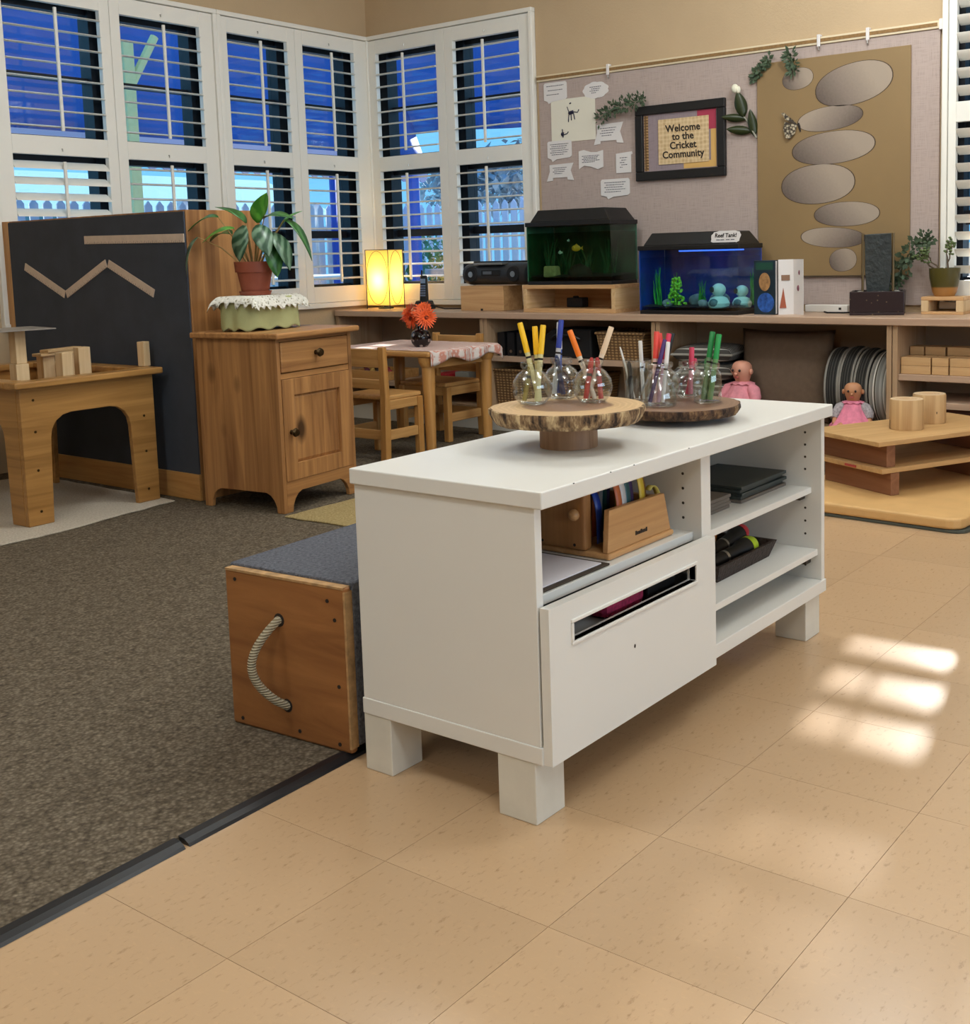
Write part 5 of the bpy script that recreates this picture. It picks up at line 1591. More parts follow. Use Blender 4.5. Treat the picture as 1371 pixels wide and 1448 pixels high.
mb.box(-ov, SX + ov, -ov, rim - .01, SZ - .025, SZ).box(-ov, SX + ov, SY - rim + .01, SY + ov, SZ - .025, SZ).box(-ov, rim - .01, rim - .01, SY - rim + .01, SZ - .025, SZ).box(SX - rim + .01, SX + ov, rim - .01, SY - rim + .01, SZ - .025, SZ)
mb.build('rim', M['sand_x'], sn, bevel=.006, seg=3)
MB().box(.022, SX - .022, .022, SY - .022, .435, .447).build('tray_floor', M['maple_x'], sn)
for (x, z) in ((.05, .05), (.05, .20), (.05, .34), (.05, .455), (SX - .05, .05), (SX - .05, .20), (SX - .05, .34)):
    MB().tube([(x, -.0012, z), (x, .002, z)], .005, 8).build('screw', M['brass'], sn)
TF = CP + .006 + .4475
def tblock(name, x, y, z, sx, sy, sz, m, label, rz=0, cat='block', group='wooden blocks on the sand table'):
    return tag(MB().box(-sx / 2, sx / 2, -sy / 2, sy / 2, 0, sz).build(name, m, bevel=.0025, loc=(x, y, z), rot=(0, 0, R(rz))), label, cat, group)
tblock('wooden_block', 2.690, 4.03, CP + .006 + SZ + .0005, .034, .034, .098, M['birch_z'], 'upright wooden block standing on the rim of the sand table', 12)
tblock('wooden_block', 2.405, 4.12, TF, .045, .045, .155, M['birch_z'], 'upright block standing inside the sand table beside its taller twin', 5)
tblock('wooden_block', 2.505, 4.16, TF, .048, .045, .166, M['birch_z'], 'taller upright block inside the sand table with a worn top corner', -6)
tblock('wooden_block', 2.58, 4.34, TF, .045, .045, .130, M['birch_z'], 'upright block carrying the end of the stacked planks')
tblock('wooden_block', 2.46, 4.345, TF, .05, .05, .130, M['birch_z'], 'short block under the other end of the stacked planks')
tblock('wooden_plank', 2.515, 4.34, TF + .1305, .22, .05, .012, M['birch_x'], 'flat wooden plank lying on two upright blocks', 12, 'plank')
tblock('wooden_plank', 2.525, 4.34, TF + .143, .18, .045, .012, M['birch_x'], 'shorter plank lying on top of the lower plank', 16, 'plank')
tblock('wooden_block', 2.245, 4.15, TF, .050, .05, .125, M['birch_z'], 'short square block at the foot of the tall post')
tblock('wooden_post', 2.245, 4.15, TF + .1255, .042, .042, .124, M['birch_z'], 'tall wooden post carrying the flat metal sheet', 4, 'block')
tag(MB().box(-.17, .17, -.12, .12, 0, .004).build('metal_sheet', mat('dull_sheet', '#8b8278', .4), loc=(2.19, 4.19, TF + .2500), rot=(0, 0, R(-8))), 'flat grey sheet balanced on the tall wooden post', 'sheet')

# ---- rugs
def shag(name, c1, c2):
    m, n, l, b = nt(name)
    vec = coords(n, l)
    f = nz(n, l, vec, 130, 4, .7)
    l.new(ramp(n, l, f, [(.3, lin(c1)), (.7, lin(c2))]), b.inputs['Base Color'])
    b.inputs['Roughness'].default_value = 1
    b.inputs['Specular IOR Level'].default_value = .05
    bump(n, l, b, f, .9, .01)
    return m
def rug(name, pts, h, m, label, wob=.012, z=CP):
    # pts: outline polygon; subdivided wobbly edge
    out = []
    for i in range(len(pts)):
        a, b_ = Vector(pts[i]), Vector(pts[(i + 1) % len(pts)])
        k = max(2, int((b_ - a).length / .04))
        for j in range(k):
            q = a.lerp(b_, j / k)
            out.append((q.x + wob * noise.noise(Vector((q.x * 14, q.y * 14, 1))), q.y + wob * noise.noise(Vector((q.x * 14, q.y * 14, 7)))))
    return tag(MB().prism(out, 'z', z, z + h).build(name, m, bevel=.004), label, 'rug')
rug('white_rug', [(2.075, 3.79), (2.69, 3.885), (2.70, 4.95), (1.2, 5.05), (1.2, 3.85)], .0055, shag('white_shag', '#b9ac99', '#e0d6c6'), 'fluffy white rug under the sand table')
rug('straw_rug', [(2.715, 3.27), (2.745, 2.72), (3.36, 2.76), (3.33, 3.27)], .007, shag('straw_shag', '#8f7c52', '#c9b483'), 'shaggy straw-coloured rug in front of the pine cabinet')

# ---- carpeted wooden step box with rope handle
bx = thing('carpeted_step_box', 'worn wooden step box with grey carpet top and rope handle', 'box', (1.418, 1.900, CP), R(4.0))
BL, BW, BH = .62, .325, .325     # local x = length, local y runs to -BW
M['worn'] = wood('worn_plywood', '#a8713f', '#82522b', 'y', 14, .5, 0, 2.2)
M['worn_edge'] = mat('worn_edge', '#b08a5c', .7, var=.3, vscale=50)
M['grey_pile'] = shag('grey_blue_pile', '#53555c', '#7d7f88')
MB().box(0, .019, -BW, 0, 0, BH).build('end_board', M['worn'], bx, bevel=.006, seg=3)
MB().box(BL - .019, BL, -BW, 0, 0, BH).build('end_board', M['worn'], bx, bevel=.006, seg=3)
mb = MB()
mb.box(.019, BL - .019, -BW + .002, -.002, BH - .012, BH + .006).box(.019, BL - .019, -BW - .004, -BW + .002, .012, BH + .006).box(.019, BL - .019, -.002, .004, .012, BH + .006)
mb.build('carpet_cover', M['grey_pile'], bx, bevel=.004)
MB().box(-.0012, .0195, -BW + .004, -.004, BH - .004, BH + .0006).box(-.0012, .0195, -BW - .0006, -BW + .004, .01, BH - .008).build('worn_edging', M['worn_edge'], bx)
mb = MB()
for y, z in ((-.03, .015), (-.19, .02), (-BW + .03, .015), (-BW + .025, .13), (-BW + .028, .26), (-.03, BH - .02), (-.28, BH - .03)):
    MB().tube([(-.0012, y, z), (.004, y, z)], .004, 8).build('screw', M['dark_ink'], bx)
rope = []
for k in range(13):
    a = k / 12
    rope.append((-.002 - .052 * math.sin(a * PI) ** .8, -.148 - .012 * a + .030 * math.sin(a * PI), .238 - .172 * a))
m, n, l, b = nt('rope')
w = n.new('ShaderNodeTexWave'); w.bands_direction = 'Z'; w.inputs['Scale'].default_value = 60; w.inputs['Distortion'].default_value = 1
l.new(coords(n, l), w.inputs[0])
l.new(ramp(n, l, w.outputs[1], [(.2, lin('#8f8368')), (.8, lin('#bfb49a'))]), b.inputs['Base Color'])
b.inputs['Roughness'].default_value = .9
bump(n, l, b, w.outputs[1], .7, .004)
MB().tube([(.012, -.150, .238)] + rope + [(.012, -.158, .066)], .0085, 10).build('rope_handle', m, bx, smooth=True)
for y, z in ((-.149, .238), (-.159, .066)):
    MB().tube([(-.0008, y, z), (.003, y, z)], .0135, 14).build('rope_hole', M['dark_ink'], bx)
# ================================================================ WHITE STORAGE CABINET
cb = thing('storage_cabinet', 'low white laminate storage cabinet with one drawer and open shelves', 'cabinet', (1.425, 1.094, 0))
WL = M['white_lam']
CW, CD = 1.158, .438                 # length and depth of the top slab
MB().box(0, CW, 0, CD, .541, .570).build('top_panel', WL, cb, bevel=.0025)
MB().box(.006, .024, .020, CD - .006, .139, .541).build('end_panel', WL, cb, bevel=.001)
MB().box(CW - .022, CW - .004, .020, CD - .006, .139, .541).build('end_panel', WL, cb, bevel=.001)
MB().box(.550, .588, .020, CD - .016, .139, .541).build('divider_panel', WL, cb, bevel=.001)
MB().box(.004, CW - .003, .016, CD - .004, .109, .139).build('base_panel', WL, cb, bevel=.0015)
MB().box(.024, CW - .022, CD - .014, CD - .007, .139, .541).build('back_panel', mat('cabinet_back', '#cfcabf', .5), cb)
MB().box(.024, .550, .040, CD - .016, .366, .384).build('shelf', WL, cb, bevel=.001)
s1 = MB().box(.588, CW - .022, .046, CD - .016, .352, .367).build('shelf', WL, cb, bevel=.001)
MB().box(.588, CW - .022, .030, CD - .016, .200, .215).build('shelf', WL, cb, bevel=.001)
for x0, x1 in ((.006, .086), (CW - .085, CW - .005)):
    for y0, y1 in ((.033, .114), (.366, .447)):
        MB().box(x0, x1, y0 if y0 > .1 else y0, min(y1, CD - .004), 0, .109).build('leg', M['white_leg'], cb, bevel=.002)
# drawer
d = bpy.data.objects.new('drawer', None); COL.objects.link(d); d.parent = cb; d.location = (0, 0, 0)
x0, x1, z0, z1, sx0, sx1, sz0, sz1 = .008, .564, .110, .376, .074, .483, .305, .337
mb = MB()
mb.box(x0, x1, -.002, .016, z0, sz0).box(x0, x1, -.002, .016, sz1, z1).box(x0, sx0, -.002, .016, sz0, sz1).box(sx1, x1, -.002, .016, sz0, sz1)
fr = mb.build('drawer_front', WL, d)
mb = MB(); e = .006
mb.box(sx0 - e, sx1 + e, -.0055, .012, sz1, sz1 + e).box(sx0 - e, sx1 + e, -.0055, .012, sz0 - e, sz0).box(sx0 - e, sx0, -.0055, .012, sz0, sz1).box(sx1, sx1 + e, -.0055, .012, sz0, sz1)
mb.build('handle_frame', M['white_paint'], d, bevel=.0015)
mb = MB()
mb.box(.034, .540, .016, .40, .150, .158).box(.034, .042, .016, .40, .158, .30).box(.532, .540, .016, .40, .158, .30).box(.042, .532, .392, .40, .158, .30)
mb.build('drawer_box', mat('drawer_grey', '#6f7176', .5, metal=.2), d)
def holes(xf, face, ys, zs):
    mb = MB()
    for y in ys:
        for z in zs:
            mb.tube([(xf - .0004, y, z), (xf + .0004, y, z)], .003, 8)
    o = mb.build('pin_holes', mat('pin_hole_%d' % int(xf * 1000), '#3a342c', .8), cb)
    o['kind'] = 'stuff'
holes(CW - .0222, -1, (.062, .33), [.172, .25, .282, .314, .41, .44, .47, .50, .525])
holes(.5498, -1, (.062, .33), [.41, .44, .47, .50])
for z, y in ((.345, .075), (.188, .060)):
    MB().box(CW - .050, CW - .022, y - .012, y + .014, z - .008, z + .007).tube([(CW - .052, y, z), (CW - .022, y, z)], .006, 8).build('shelf_bracket', mat('bracket_%d' % int(z * 1000), '#4a4338', .4, metal=.6), cb)
mb = MB()
for x in (.09, .20, .275, .47):
    mb.ball((x, .0012, .5685), (.004, .0014, .0012), 6, 4)
mb.ball((.262, -.0022, .240), (.003, .0008, .004), 6, 4)
mb.build('chips', M['dark_ink'], cb)['kind'] = 'stuff'

# ---- things inside the cabinet
SHZ = .3845
pb_ = thing('clipboard_paper', 'white paper on a dark board lying above the drawer', 'clipboard', (1.455, 1.138, SHZ), R(0))
MB().box(0, .225, 0, .165, 0, .004).build('board', mat('clipboard_brown', '#3f3428', .6), pb_, bevel=.001)
MB().box(.008, .212, .010, .155, .0042, .0062).build('paper_sheet', mat('bright_paper', '#e3dfe6', .7), pb_)
og = thing('scissor_rack', 'wooden desk rack with an upright end block holding coloured ribbons', 'rack', (1.700, 1.152, SHZ))
M['rack'] = wood('rack_beech', '#cfa06b', '#b78655', 'x', 40, .4, 0, 1.5)
M['rack_d'] = wood('rack_end', '#b98652', '#9b6a3c', 'z', 30, .4, 0, 1.5)
MB().box(0, .232, 0, .235, 0, .012).build('base_board', M['rack'], og, bevel=.005, seg=3)
MB().prism([(.004, .012), (.228, .012), (.206, .088), (.012, .092)], 'y', .006, .018).build('front_board', M['rack'], og, bevel=.0015)
MB().prism([(.004, .012), (.228, .012), (.206, .088), (.012, .092)], 'y', .215, .227).build('rear_board', M['rack'], og, bevel=.0015)
MB().box(.206, .218, .018, .215, .012, .08).build('end_board', M['rack'], og)
mb = MB()
for k in range(7):
    mb.box(.098 + k * .0062, .1028 + k * .0062, .0053, .0062, .027, .033 + (.002 if k % 3 == 0 else 0))
mb.build('stamped_mark', M['dark_ink'], og)['kind'] = 'stuff'
MB().box(-.004, .020, .050, .225, .0125, .152).build('end_upright', M['rack_d'], og, bevel=.007, seg=3)
MB().ball((0, 0, 0), .011, 12, 8).build('knob', M['rack'], og, smooth=True, loc=(-.008, .072, .080))
mb = MB()
for y in (.075, .15):
    MB().tube([(-.0048, y, .022), (-.002, y, .022)], .003, 8).build('screw', M['dark_ink'], og)
for i, (c, x, y, h, lb) in enumerate([('#1d3f9a', .045, .08, .105, 'royal blue ribbon loop in the wooden rack'), ('#14203a', .032, .13, .11, 'navy ribbon loop at the end of the wooden rack'), ('#c0683a', .070, .05, .125, 'rust orange ribbon loop in the wooden rack'), ('#cfd2d4', .092, .055, .13, 'silver grey ribbon loop in the wooden rack'), ('#1f5a5e', .115, .06, .13, 'teal ribbon loop in the wooden rack'), ('#3a2a5c', .140, .07, .13, 'dark purple ribbon loop in the wooden rack'), ('#e2c23c', .165, .06, .13, 'yellow ribbon loop in the wooden rack'), ('#8a5a2c', .186, .07, .12, 'brown ribbon loop in the wooden rack')]):
    def rb(u, v, x=x, h=h, y=y):
        a = u * PI
        return (x + (v - .5) * .019 + .012 * math.cos(a) * .6, y + .034 * math.cos(a), .020 + h * math.sin(a) ** .5)
    tag(MB().grid(rb, 16, 1).build('ribbon', mat('ribbon_%d' % i, c, .4), smooth=True, solid=.0015, loc=(1.700, 1.152, SHZ), ang=80), lb, 'ribbon', 'ribbons in the wooden rack')
tag(MB().grid(lambda u, v: (.19 + u * .045, .035 + (v - .5) * .014, .094 - .03 * u * u + .012 * math.sin(u * 3)), 8, 1).build('paper_tab', mat('yellow_tab', '#e9dc74', .6), solid=.001, smooth=True, loc=(1.700, 1.152, SHZ)), 'pale yellow paper tab sticking out of the wooden rack', 'paper')
S1 = .3675
M['board_dark'] = mat('slate_board', '#3a403d', .5, var=.08, vscale=20)
M['board_brown'] = mat('board_brown', '#6f655b', .6, var=.1, vscale=20)
for i in range(5):
    tag(MB().box(0, .235 - .004 * (i % 2), 0, .19, 0, .0072).build('slate_board', M['board_dark'] if i else M['board_brown'], bevel=.001, loc=(2.312 + .002 * (i % 3), 1.200 + .003 * (i % 2), S1 + i * .0076), rot=(0, 0, R(1.2 * (i % 2)))),
        ['', 'second slate board from the bottom of the neat stack on the shelf', 'middle slate board of the neat stack on the shelf', 'slate board just below the top of the neat stack', 'topmost dark slate board of the neat stack on the shelf'][i] if i else 'thin brown-grey board at the bottom of the slate board stack', 'board', 'slate boards on the upper shelf' if i else None)
for i in range(4):
    tag(MB().box(0, .19, 0, .15, 0, .0075).build('brown_board', M['board_brown'], bevel=.001, loc=(2.075 + .006 * (i % 2), 1.205, S1 + i * .0079)), ['bottom', 'second lowest', 'second highest', 'topmost'][i] + ' thin brown board of the low stack next to the cabinet divider', 'board', 'brown boards by the cabinet divider')
ty = thing('woven_tray', 'shallow dark brown woven tray on the middle shelf', 'tray', (2.185, 1.195, .2155))
M['dark_wicker'] = mat('dark_wicker', '#2f1f18', .6, var=.4, vscale=120, bmp=1, bscale=110, bdist=.008)
mb = MB()
mb.v = [(0, 0, 0), (.255, 0, 0), (.255, .16, 0), (0, .16, 0), (-.012, -.012, .038), (.275, -.012, .038), (.275, .172, .038), (-.012, .172, .038), (-.004, -.004, .038), (.267, -.004, .038), (.267, .164, .038), (-.004, .164, .038), (.008, .008, .006), (.247, .008, .006), (.247, .152, .006), (.008, .152, .006)]
mb.f = [(3, 2, 1, 0)] + [(i + k * 4, (i + 1) % 4 + k * 4, (i + 1) % 4 + k * 4 + 4, i + k * 4 + 4) for k in range(3) for i in range(4)] + [(12, 13, 14, 15)]
mb.build('tray_body', M['dark_wicker'], ty)
def torch(label, loc, rz, c):
    t = thing('flashlight', label, 'flashlight', loc)
    t.rotation_euler = (0, R(-4), rz)
    prof = [(0, -.10), (.014, -.10), (.016, -.05), (.017, .04), (.022, .06), (.023, .082), (0, .082)]
    o = MB().lathe(prof, n=20).build('barrel', M['black_plastic'], t, smooth=True); o.rotation_euler = (0, R(90), 0)
    o = MB().lathe([(0, .0825), (.0235, .0825), (.0235, .094), (.019, .108), (0, .112)], n=20).build('coloured_cap', mat('cap_' + c[1:], c, .35), t, smooth=True); o.rotation_euler = (0, R(90), 0)
    o = MB().lathe([(0, -.012), (.0168, -.012), (.0168, -.004), (0, -.004)], n=20).build('grey_ring', M['steel'], t); o.rotation_euler = (0, R(90), 0)
torch('black flashlight with a lime green cap in the woven tray', (2.288, 1.228, .2455), R(-6), '#b7d22a')
torch('black flashlight with a red cap in the woven tray', (2.385, 1.285, .2455), R(4), '#d2303c')
torch('black flashlight with an orange cap lying deepest in the woven tray', (2.30, 1.335, .2455), R(0), '#c97a2c')
tag(MB().box(0, .13, 0, .05, 0, .05).build('patterned_pouch', mat('magenta_pouch', '#a3244e', .7, var=.5, vscale=110), bevel=.014, loc=(1.655, 1.128, .288)), 'magenta patterned pouch seen through the drawer slot', 'pouch')
tag(MB().box(0, .10, 0, .03, 0, .20).build('black_wallet', M['black_plastic'], bevel=.004, loc=(1.795, 1.13, .1585)), 'black wallet at the end of the drawer beside the pouch', 'wallet')
tag(MB().box(0, .24, 0, .10, 0, .129).build('drawer_carton', mat('grey_carton', '#8e9092', .7), bevel=.003, loc=(1.555, 1.128, .1585)), 'grey carton under the patterned pouch in the drawer', 'carton')

# ================================================================ WOOD SLICES, JARS, MARKERS
def bark_mat(nm, c):
    m, n, l, b = nt(nm)
    vec = coords(n, l, (55, 55, 16))
    f = nz(n, l, vec, 1, 4, .65)
    l.new(ramp(n, l, f, [(.36, lin(c[0])), (.5, lin(c[1])), (.64, lin(c[2]))]), b.inputs['Base Color'])
    b.inputs['Roughness'].default_value = .9
    bump(n, l, b, f, 1, .008)
    return m
def ring_mat(nm, c_in, c_mid, c_out, r_edge, r_):
    m, n, l, b = nt(nm)
    vec = coords(n, l, (1, 1, 0))
    ln = n.new('ShaderNodeVectorMath'); ln.operation = 'LENGTH'
    l.new(vec, ln.inputs[0])
    ad = n.new('ShaderNodeMath'); ad.operation = 'MULTIPLY_ADD'; ad.inputs[1].default_value = .018
    l.new(nz(n, l, vec, 22, 3), ad.inputs[0]); l.new(ln.outputs['Value'], ad.inputs[2])
    dvd = n.new('ShaderNodeMath'); dvd.operation = 'DIVIDE'; dvd.inputs[1].default_value = r_
    l.new(ad.outputs[0], dvd.inputs[0])
    base = ramp(n, l, dvd.outputs[0], [(0, lin(c_in)), (r_edge - .06, lin(c_mid)), (r_edge + .02, lin(c_out)), (1, lin(c_out))])
    w = n.new('ShaderNodeMath'); w.operation = 'MULTIPLY'; w.inputs[1].default_value = 520
    l.new(ad.outputs[0], w.inputs[0])
    sn_ = n.new('ShaderNodeMath'); sn_.operation = 'SINE'; l.new(w.outputs[0], sn_.inputs[0])
    g = ramp(n, l, sn_.outputs[0], [(.0, (.88, .86, .84)), (1, (1, 1, 1))])
    mx = n.new('ShaderNodeMix'); mx.data_type = 'RGBA'; mx.blend_type = 'MULTIPLY'; mx.inputs[0].default_value = 1
    l.new(base, mx.inputs[6]); l.new(g, mx.inputs[7])
    l.new(mx.outputs[2], b.inputs['Base Color'])
    b.inputs['Roughness'].default_value = .5
    return m
def slice_thing(label, loc, r_, thick, z0, ped, seed, mt, mbk, pm):
    t = thing('wood_slice_stand', label, 'stand', loc)
    MB().lathe([(0, 0), (ped, 0), (ped, z0), (0, z0)], n=26).build('pedestal', pm, t, smooth=True)
    mb = MB(); n = 72
    rn = random.Random(seed)
    def rad(k, j):
        a = 2 * PI * k / n
        base = r_ * (1 + .02 * math.sin(2 * a + seed) + .012 * math.sin(3 * a + 1) + .006 * math.sin(7 * a))
        return base + (.004 * noise.noise(Vector((math.cos(a) * 9, math.sin(a) * 9, j * .6 + seed))) + .0025 * noise.noise(Vector((math.cos(a) * 26, math.sin(a) * 26, j * .3))) if j > 0 else -.004)
    rowsz = [z0 + thick, z0 + thick - .001, z0 + thick * .66, z0 + thick * .33, z0]
    rads = [[rad(k, j) for k in range(n)] for j in range(5)]
    for j, z in enumerate(rowsz):
        for k in range(n):
            rr_ = rads[j][k] * (.93 if j == 4 else (.975 if j == 3 else 1))
            mb.v.append((rr_ * math.cos(2 * PI * k / n), rr_ * math.sin(2 * PI * k / n), z))
    for j in range(4):
        for k in range(n):
            mb.f.append((j * n + k, j * n + (k + 1) % n, (j + 1) * n + (k + 1) % n, (j + 1) * n + k))
    mb.f.append(tuple(range(4 * n, 5 * n)))
    mb.build('bark', mbk, t, smooth=True, ang=60)
    tp = MB()
    tp.v = [(rads[0][k] * math.cos(2 * PI * k / n) * 1.002, rads[0][k] * math.sin(2 * PI * k / n) * 1.002, z0 + thick + dz) for dz in (.0002, -.002) for k in range(n)]
    tp.f = [tuple(range(n)), tuple(range(2 * n - 1, n - 1, -1))] + [(k, (k + 1) % n, n + (k + 1) % n, n + k) for k in range(n)]
    tp.build('slice_top', mt, t)
    return t
TZ = .5705
slice_thing('pale wood slice cake stand with light bark on a round pedestal', (1.803, 1.312, TZ), .149, .030, .050, .057, 3,
            ring_mat('slice_top_pale', '#7f5f47', '#8f6d52', '#cfac7c', .66, .15), bark_mat('bark_pale', ('#2f2117', '#86694a', '#d0b589')), wood('pedestal_wood', '#b08a68', '#8a6648', 'z', 30, .5, 0, 2))
slice_thing('darker wood slice turntable with brown bark behind the pale one', (2.205, 1.300, TZ), .142, .022, .014, .05, 8,
            ring_mat('slice_top_dark', '#5e3f2c', '#70503a', '#87654a', .8, .142), bark_mat('bark_dark', ('#2a1b12', '#5a3f2a', '#91704c')), wood('turntable_wood', '#5d432f', '#402c1e', 'z', 30, .5))
SL1, SL2 = TZ + .0803, TZ + .0363
def jar(label, x, y, z, prof, th=.0022, group='glass jars of markers'):
    inner = [(max(r_ - th, .0005), zz + (th * 1.6 if i == 0 else 0)) for i, (r_, zz) in enumerate(prof)]
    loop = [(.0004, 0)] + prof + inner[::-1] + [(.0004, th * 1.6)]
    t = thing('glass_jar', label, 'jar', (x, y, z))
    MB().lathe(loop, n=32, close=True).build('jar_glass', M['jar_glass'], t, smooth=True, ang=60)
    return t
globe = [(.020, 0), (.026, .002), (.036, .014), (.0405, .030), (.038, .046), (.029, .060), (.0185, .068), (.0185, .072), (.0225, .0745), (.0225, .083), (.020, .084)]
cone_p = [(.036, 0), (.040, .003), (.041, .020), (.036, .040), (.026, .058), (.0205, .070), (.0205, .076), (.0235, .079), (.0235, .092), (.021, .094)]
straight = [(.028, 0), (.031, .003), (.032, .03), (.032, .060), (.030, .068), (.0255, .073), (.0255, .077), (.028, .079), (.028, .088), (.026, .089)]
cup_p = [(.024, 0), (.026, .003), (.029, .05), (.032, .095), (.0315, .096)]
JP = {'j1': (1.7875, 1.3867, SL1), 'j2': (1.8837, 1.3839, SL1), 'j3': (1.8647, 1.2951, SL1), 'cup': (2.268, 1.440 - .02, SL2), 'jb': (2.235, 1.385, SL2), 'cone': (2.152, 1.318, SL2), 'pink': (2.305, 1.330, SL2), 'green': (2.2435, 1.2466, SL2)}
JP['cup'] = (2.2600, 1.4070, SL2) if False else (2.185, 1.395, SL2)
JP['jb'] = (2.262, 1.372, SL2)
PR = {'j1': globe, 'j2': globe, 'j3': globe, 'cup': cup_p, 'jb': globe, 'cone': cone_p, 'pink': globe, 'green': straight}
JL = {'j1': 'round glass jar holding yellow markers', 'j2': 'round glass jar holding blue markers', 'j3': 'round glass jar holding orange and tan markers and red crayons', 'cup': 'clear straight plastic cup holding black and white pens', 'jb': 'round glass jar behind the cone jar holding a black marker', 'cone': 'cone-shaped glass jar holding red, purple and white markers', 'pink': 'round glass jar holding pink patterned crayons', 'green': 'straight-sided glass jar holding green markers'}
for k, (x, y, z) in JP.items():
    jar(JL[k], x, y, z, PR[k])
MK = [('yellow marker standing tallest in the yellow jar', 'j1', (.008, -.011, .006), (.002, .028, .161), '#f4c21d', '#d8cf9a', .0052),
      ('yellow marker in the middle of the yellow jar', 'j1', (.014, -.006, .006), (.023, .007, .153), '#f4c21d', '#d8cf9a', .0052),
      ('yellow marker leaning across the other yellow marker', 'j1', (-.001, -.011, .006), (.022, -.015, .156), '#f4c21d', '#d8cf9a', .0052),
      ('short olive crayon in the yellow jar', 'j1', (-.010, .013, .007), (.008, .006, .087), '#8a7a2c', '#7a6c22', .0048),
      ('royal blue capped marker in the blue jar', 'j2', (-.012, .012, .010), (.014, .008, .160), '#233a9c', '#c9ccd2', .0052),
      ('white and blue marker in the blue jar', 'j2', (.004, .010, .010), (.018, .016, .155), '#d5d8e2', '#4560b0', .0052),
      ('short navy crayon in the blue jar', 'j2', (-.002, -.004, .009), (-.004, .010, .089), '#22305a', '#22305a', .0052),
      ('orange capped marker leaning in the red jar', 'j3', (.003, -.003, .006), (-.012, .044, .143), '#f07b1e', '#d9cbb8', .0052),
      ('tan marker leaning in the red jar', 'j3', (-.002, .012, .006), (.044, -.019, .147), '#e4c9a8', '#e0cdb6', .0052),
      ('red crayon on one side of the red jar', 'j3', (-.013, .008, .008), (.000, .000, .089), '#b3332c', '#b3332c', .0052),
      ('red crayon on the other side of the red jar', 'j3', (.010, -.013, .006), (.014, -.003, .088), '#a82c2c', '#a82c2c', .0052),
      ('red crayon at the back of the red jar', 'j3', (.010, .011, .006), (.012, .012, .080), '#c0443a', '#c0443a', .0052),
      ('thin white stick in the clear cup', 'cup', (-.002, .006, .008), (-.012, .036, .125), '#e6e4de', '#e6e4de', .0022),
      ('black brush pen in the clear cup', 'cup', (-.010, .008, .006), (-.004, .018, .092), '#191919', '#191919', .005),
      ('white pen in the clear cup', 'cup', (.008, -.012, .006), (.014, -.002, .138), '#e4e2de', '#dcdad6', .0042),
      ('black marker with a white band leaning in the rear jar', 'jb', (-.012, .010, .008), (.016, -.018, .150), '#1c1a1a', '#c9c7c0', .0055),
      ('red capped marker in the rear jar', 'jb', (.006, -.008, .006), (.008, .013, .150), '#e2453c', '#d8c8c0', .0052),
      ('red capped marker in the cone jar', 'cone', (-.002, .011, .006), (.018, .013, .162), '#ea4a3e', '#e3b8b0', .0056),
      ('magenta capped marker in the cone jar', 'cone', (.008, .007, .006), (.036, -.008, .157), '#d83050', '#d8b0bc', .0052),
      ('purple marker in the cone jar', 'cone', (-.017, .012, .009), (.018, -.008, .145), '#4a2a6c', '#452a5c', .0045),
      ('slim white marker in the cone jar', 'cone', (-.003, -.012, .008), (.018, -.016, .140), '#e6e2e0', '#d9d4d2', .0045),
      ('pink patterned crayon standing in the pink jar', 'pink', (.003, -.003, .007), (.014, -.002, .115), '#cf3d5a', '#cf7d8c', .0055),
      ('short pink patterned crayon in the pink jar', 'pink', (.006, .007, .006), (.020, -.008, .089), '#c83858', '#cf7d8c', .0055),
      ('green capped marker in the green jar', 'green', (-.002, .010, .006), (.028, .000, .156), '#12803a', '#6d8a62', .0058),
      ('bright green capped marker next to the other in the green jar', 'green', (-.001, -.007, .006), (.026, -.017, .151), '#179244', '#5d8a52', .0058),
      ('short green crayon in the green jar', 'green', (.009, .005, .006), (.014, .010, .097), '#2c6a34', '#2c6a34', .0055)]
for i, (lb, j, p0, p1, cc, cbody, r_) in enumerate(MK):
    J = Vector(JP[j])
    a, c = Vector(p0), Vector(p1)
    short = (c - a).length < .1
    t = thing('crayon' if 'crayon' in lb else 'marker', lb, 'crayon' if 'crayon' in lb else 'marker', J + a, 0, 'markers in the glass jars')
    L = (c - a).length
    t.rotation_mode = 'QUATERNION'
    t.rotation_quaternion = (c - a).normalized().to_track_quat('Z', 'Y')
    ms, mc = mat('pen_body_%d' % i, cbody, .45), mat('pen_cap_%d' % i, cc, .4)
    if short or r_ < .003:
        MB().lathe([(0, 0), (r_, 0), (r_, L - .008), (r_ * .5, L), (0, L)], n=14).build('shaft', mc, t, smooth=True)
        MB().lathe([(0, L * .55), (r_ * 1.03, L * .55), (r_ * 1.03, L * .62), (0, L * .62)], n=14).build('band', M['dark_ink'] if r_ > .003 else ms, t, smooth=True)
    else:
        k = L * .62
        MB().lathe([(0, 0), (r_ * .9, 0), (r_, .006), (r_, k), (0, k)], n=14).build('barrel', ms, t, smooth=True)
        MB().lathe([(0, k), (r_ * 1.12, k), (r_ * 1.08, L - .002), (r_ * .95, L), (0, L)], n=14).build('cap', mc, t, smooth=True)
        MB().lathe([(0, k - .012), (r_ * 1.02, k - .012), (r_ * 1.02, k - .008), (0, k - .008)], n=14).build('print_band', M['dark_ink'], t, smooth=True)

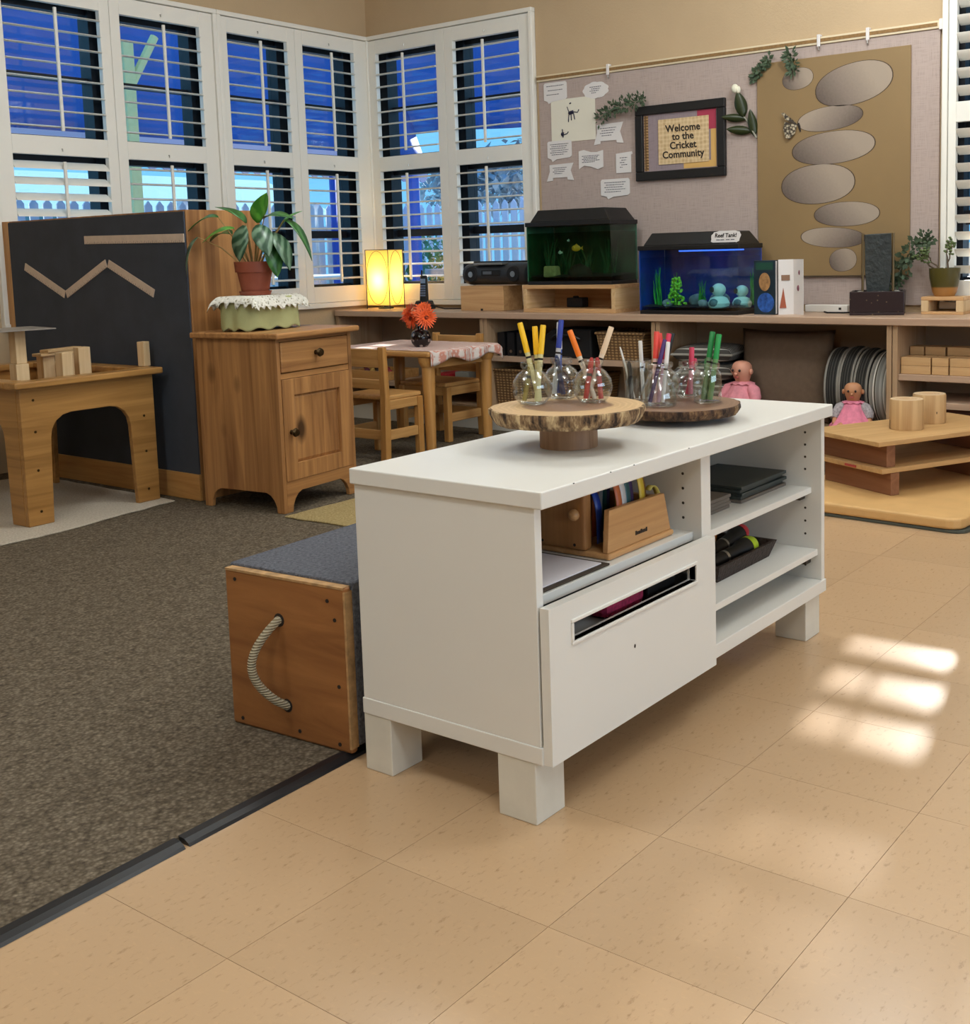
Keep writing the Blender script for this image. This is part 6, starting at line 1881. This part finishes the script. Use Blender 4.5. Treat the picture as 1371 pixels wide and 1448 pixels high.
# ================================================================ YELLOW MAT AND PLYWOOD STACK
M['mat_yellow'] = mat('mat_ochre', '#d2a76c', .6, var=.05, vscale=10, bmp=.3, bscale=300)
M['mat_dark'] = mat('mat_underside', '#4b4f47', .7)
def rrect(x0, x1, y0, y1, r):
    return [(cx_ + r * math.cos(a), cy_ + r * math.sin(a)) for cx_, cy_, s in ((x1 - r, y1 - r, 0), (x0 + r, y1 - r, 90), (x0 + r, y0 + r, 180), (x1 - r, y0 + r, 270)) for a in (R(s), R(s + 30), R(s + 60), R(s + 90))]
ym = thing('gym_mat', 'thick ochre yellow floor mat under the plywood stack', 'mat', (3.70, 1.13, .0115), R(-4))
MB().prism(rrect(0, .93, 0, .72, .05), 'z', 0, .038).build('mat_pad', M['mat_yellow'], ym, bevel=.010, seg=3)
MB().prism(rrect(.004, .926, -.012, .715, .05), 'z', -.011, -.0005).build('mat_base', M['mat_dark'], ym, bevel=.002)
MZ = .0498
ux, uy = math.cos(R(54)), math.sin(R(54))
SA = R(-27)
sk = Matrix.Translation((3.945, 1.452, MZ)) @ Matrix.Rotation(SA, 4, 'Z')
def swood(name, x0, x1, y0, y1, z0, z1, m, label, cat, group=None):
    p = sk @ Vector((x0, y0, z0))
    return tag(MB().box(0, x1 - x0, 0, y1 - y0, 0, z1 - z0).build(name, m, bevel=.002, loc=p, rot=(0, 0, SA)), label, cat, group)
M['brown_board'] = wood('brown_edge_board', '#99694a', '#7f5236', 'y', 26, .5, 0, 1.5)
M['ply'] = wood('plywood_face', '#cfa873', '#b98f5c', 'x', 26, .5, 0, 1.3)
swood('wooden_beam', 0, .04, 0, .36, 0, .083, M['brown_board'], 'brown wooden beam on edge resting on the yellow mat', 'beam')
swood('wooden_beam', .50, .54, .0, .36, 0, .083, M['brown_board'], 'brown wooden beam on edge under the far end of the lower plywood', 'beam')
swood('plywood_sheet', -.045, .62, -.005, .37, .0835, .1015, M['ply'], 'lower plywood sheet with a red paint stain between brown beams', 'plywood')
swood('wooden_beam', -.01, .03, .01, .36, .102, .186, M['brown_board'], 'brown wooden beam on edge between the two plywood sheets', 'beam')
swood('wooden_beam', .51, .55, .01, .36, .102, .186, M['brown_board'], 'brown wooden beam on edge at the far end between the plywood sheets', 'beam')
swood('plywood_sheet', -.075, .65, -.02, .375, .1865, .2035, M['ply'], 'top plywood sheet carrying two round wooden stumps', 'plywood')
tag(MB().box(0, .06, 0, .003, 0, .008).build('paint_stain', mat('red_paint', '#b0453f', .7), loc=sk @ Vector((-.046, .13, .088)), rot=(0, 0, SA + R(90))), 'red paint mark on the edge of the lower plywood', 'paint mark')
M['stump_side'] = wood('stump_side', '#d8b685', '#b48c5c', 'z', 20, .7, 0, 1.2)
for i, (x, y, h, r_, lb) in enumerate([(4.215, 1.492, .113, .063, 'round peeled log stump with a long crack on the plywood'), (4.405, 1.470, .112, .063, 'round peeled log stump standing behind the cracked one')]):
    t = thing('log_stump', lb, 'stump', (x, y, MZ + .204))
    mb = MB().lathe([(0, 0), (r_ * .97, 0), (r_, .006), (r_ * .99, h - .005), (r_ * .96, h - .0005), (0, h - .0005)], n=30)
    mb.build('log', M['stump_side'], t, smooth=True)
    MB().lathe([(0, h - .0004), (r_ * .95, h - .0004), (r_ * .95, h + .0004), (0, h + .0004)], n=30).build('cut_face', ring_mat('stump_top_%d' % i, '#c9a37a', '#d6b78f', '#dcc19c', .8, r_), t)
    a0 = R(128 if i == 0 else 225)
    MB().box(-.0012, .0012, -.0012, .0012, .0, .032 if i == 0 else .008).build('crack', M['dark_ink'], t, loc=((r_ - .0004) * math.cos(a0), (r_ - .0004) * math.sin(a0), .002 if i == 0 else .04))
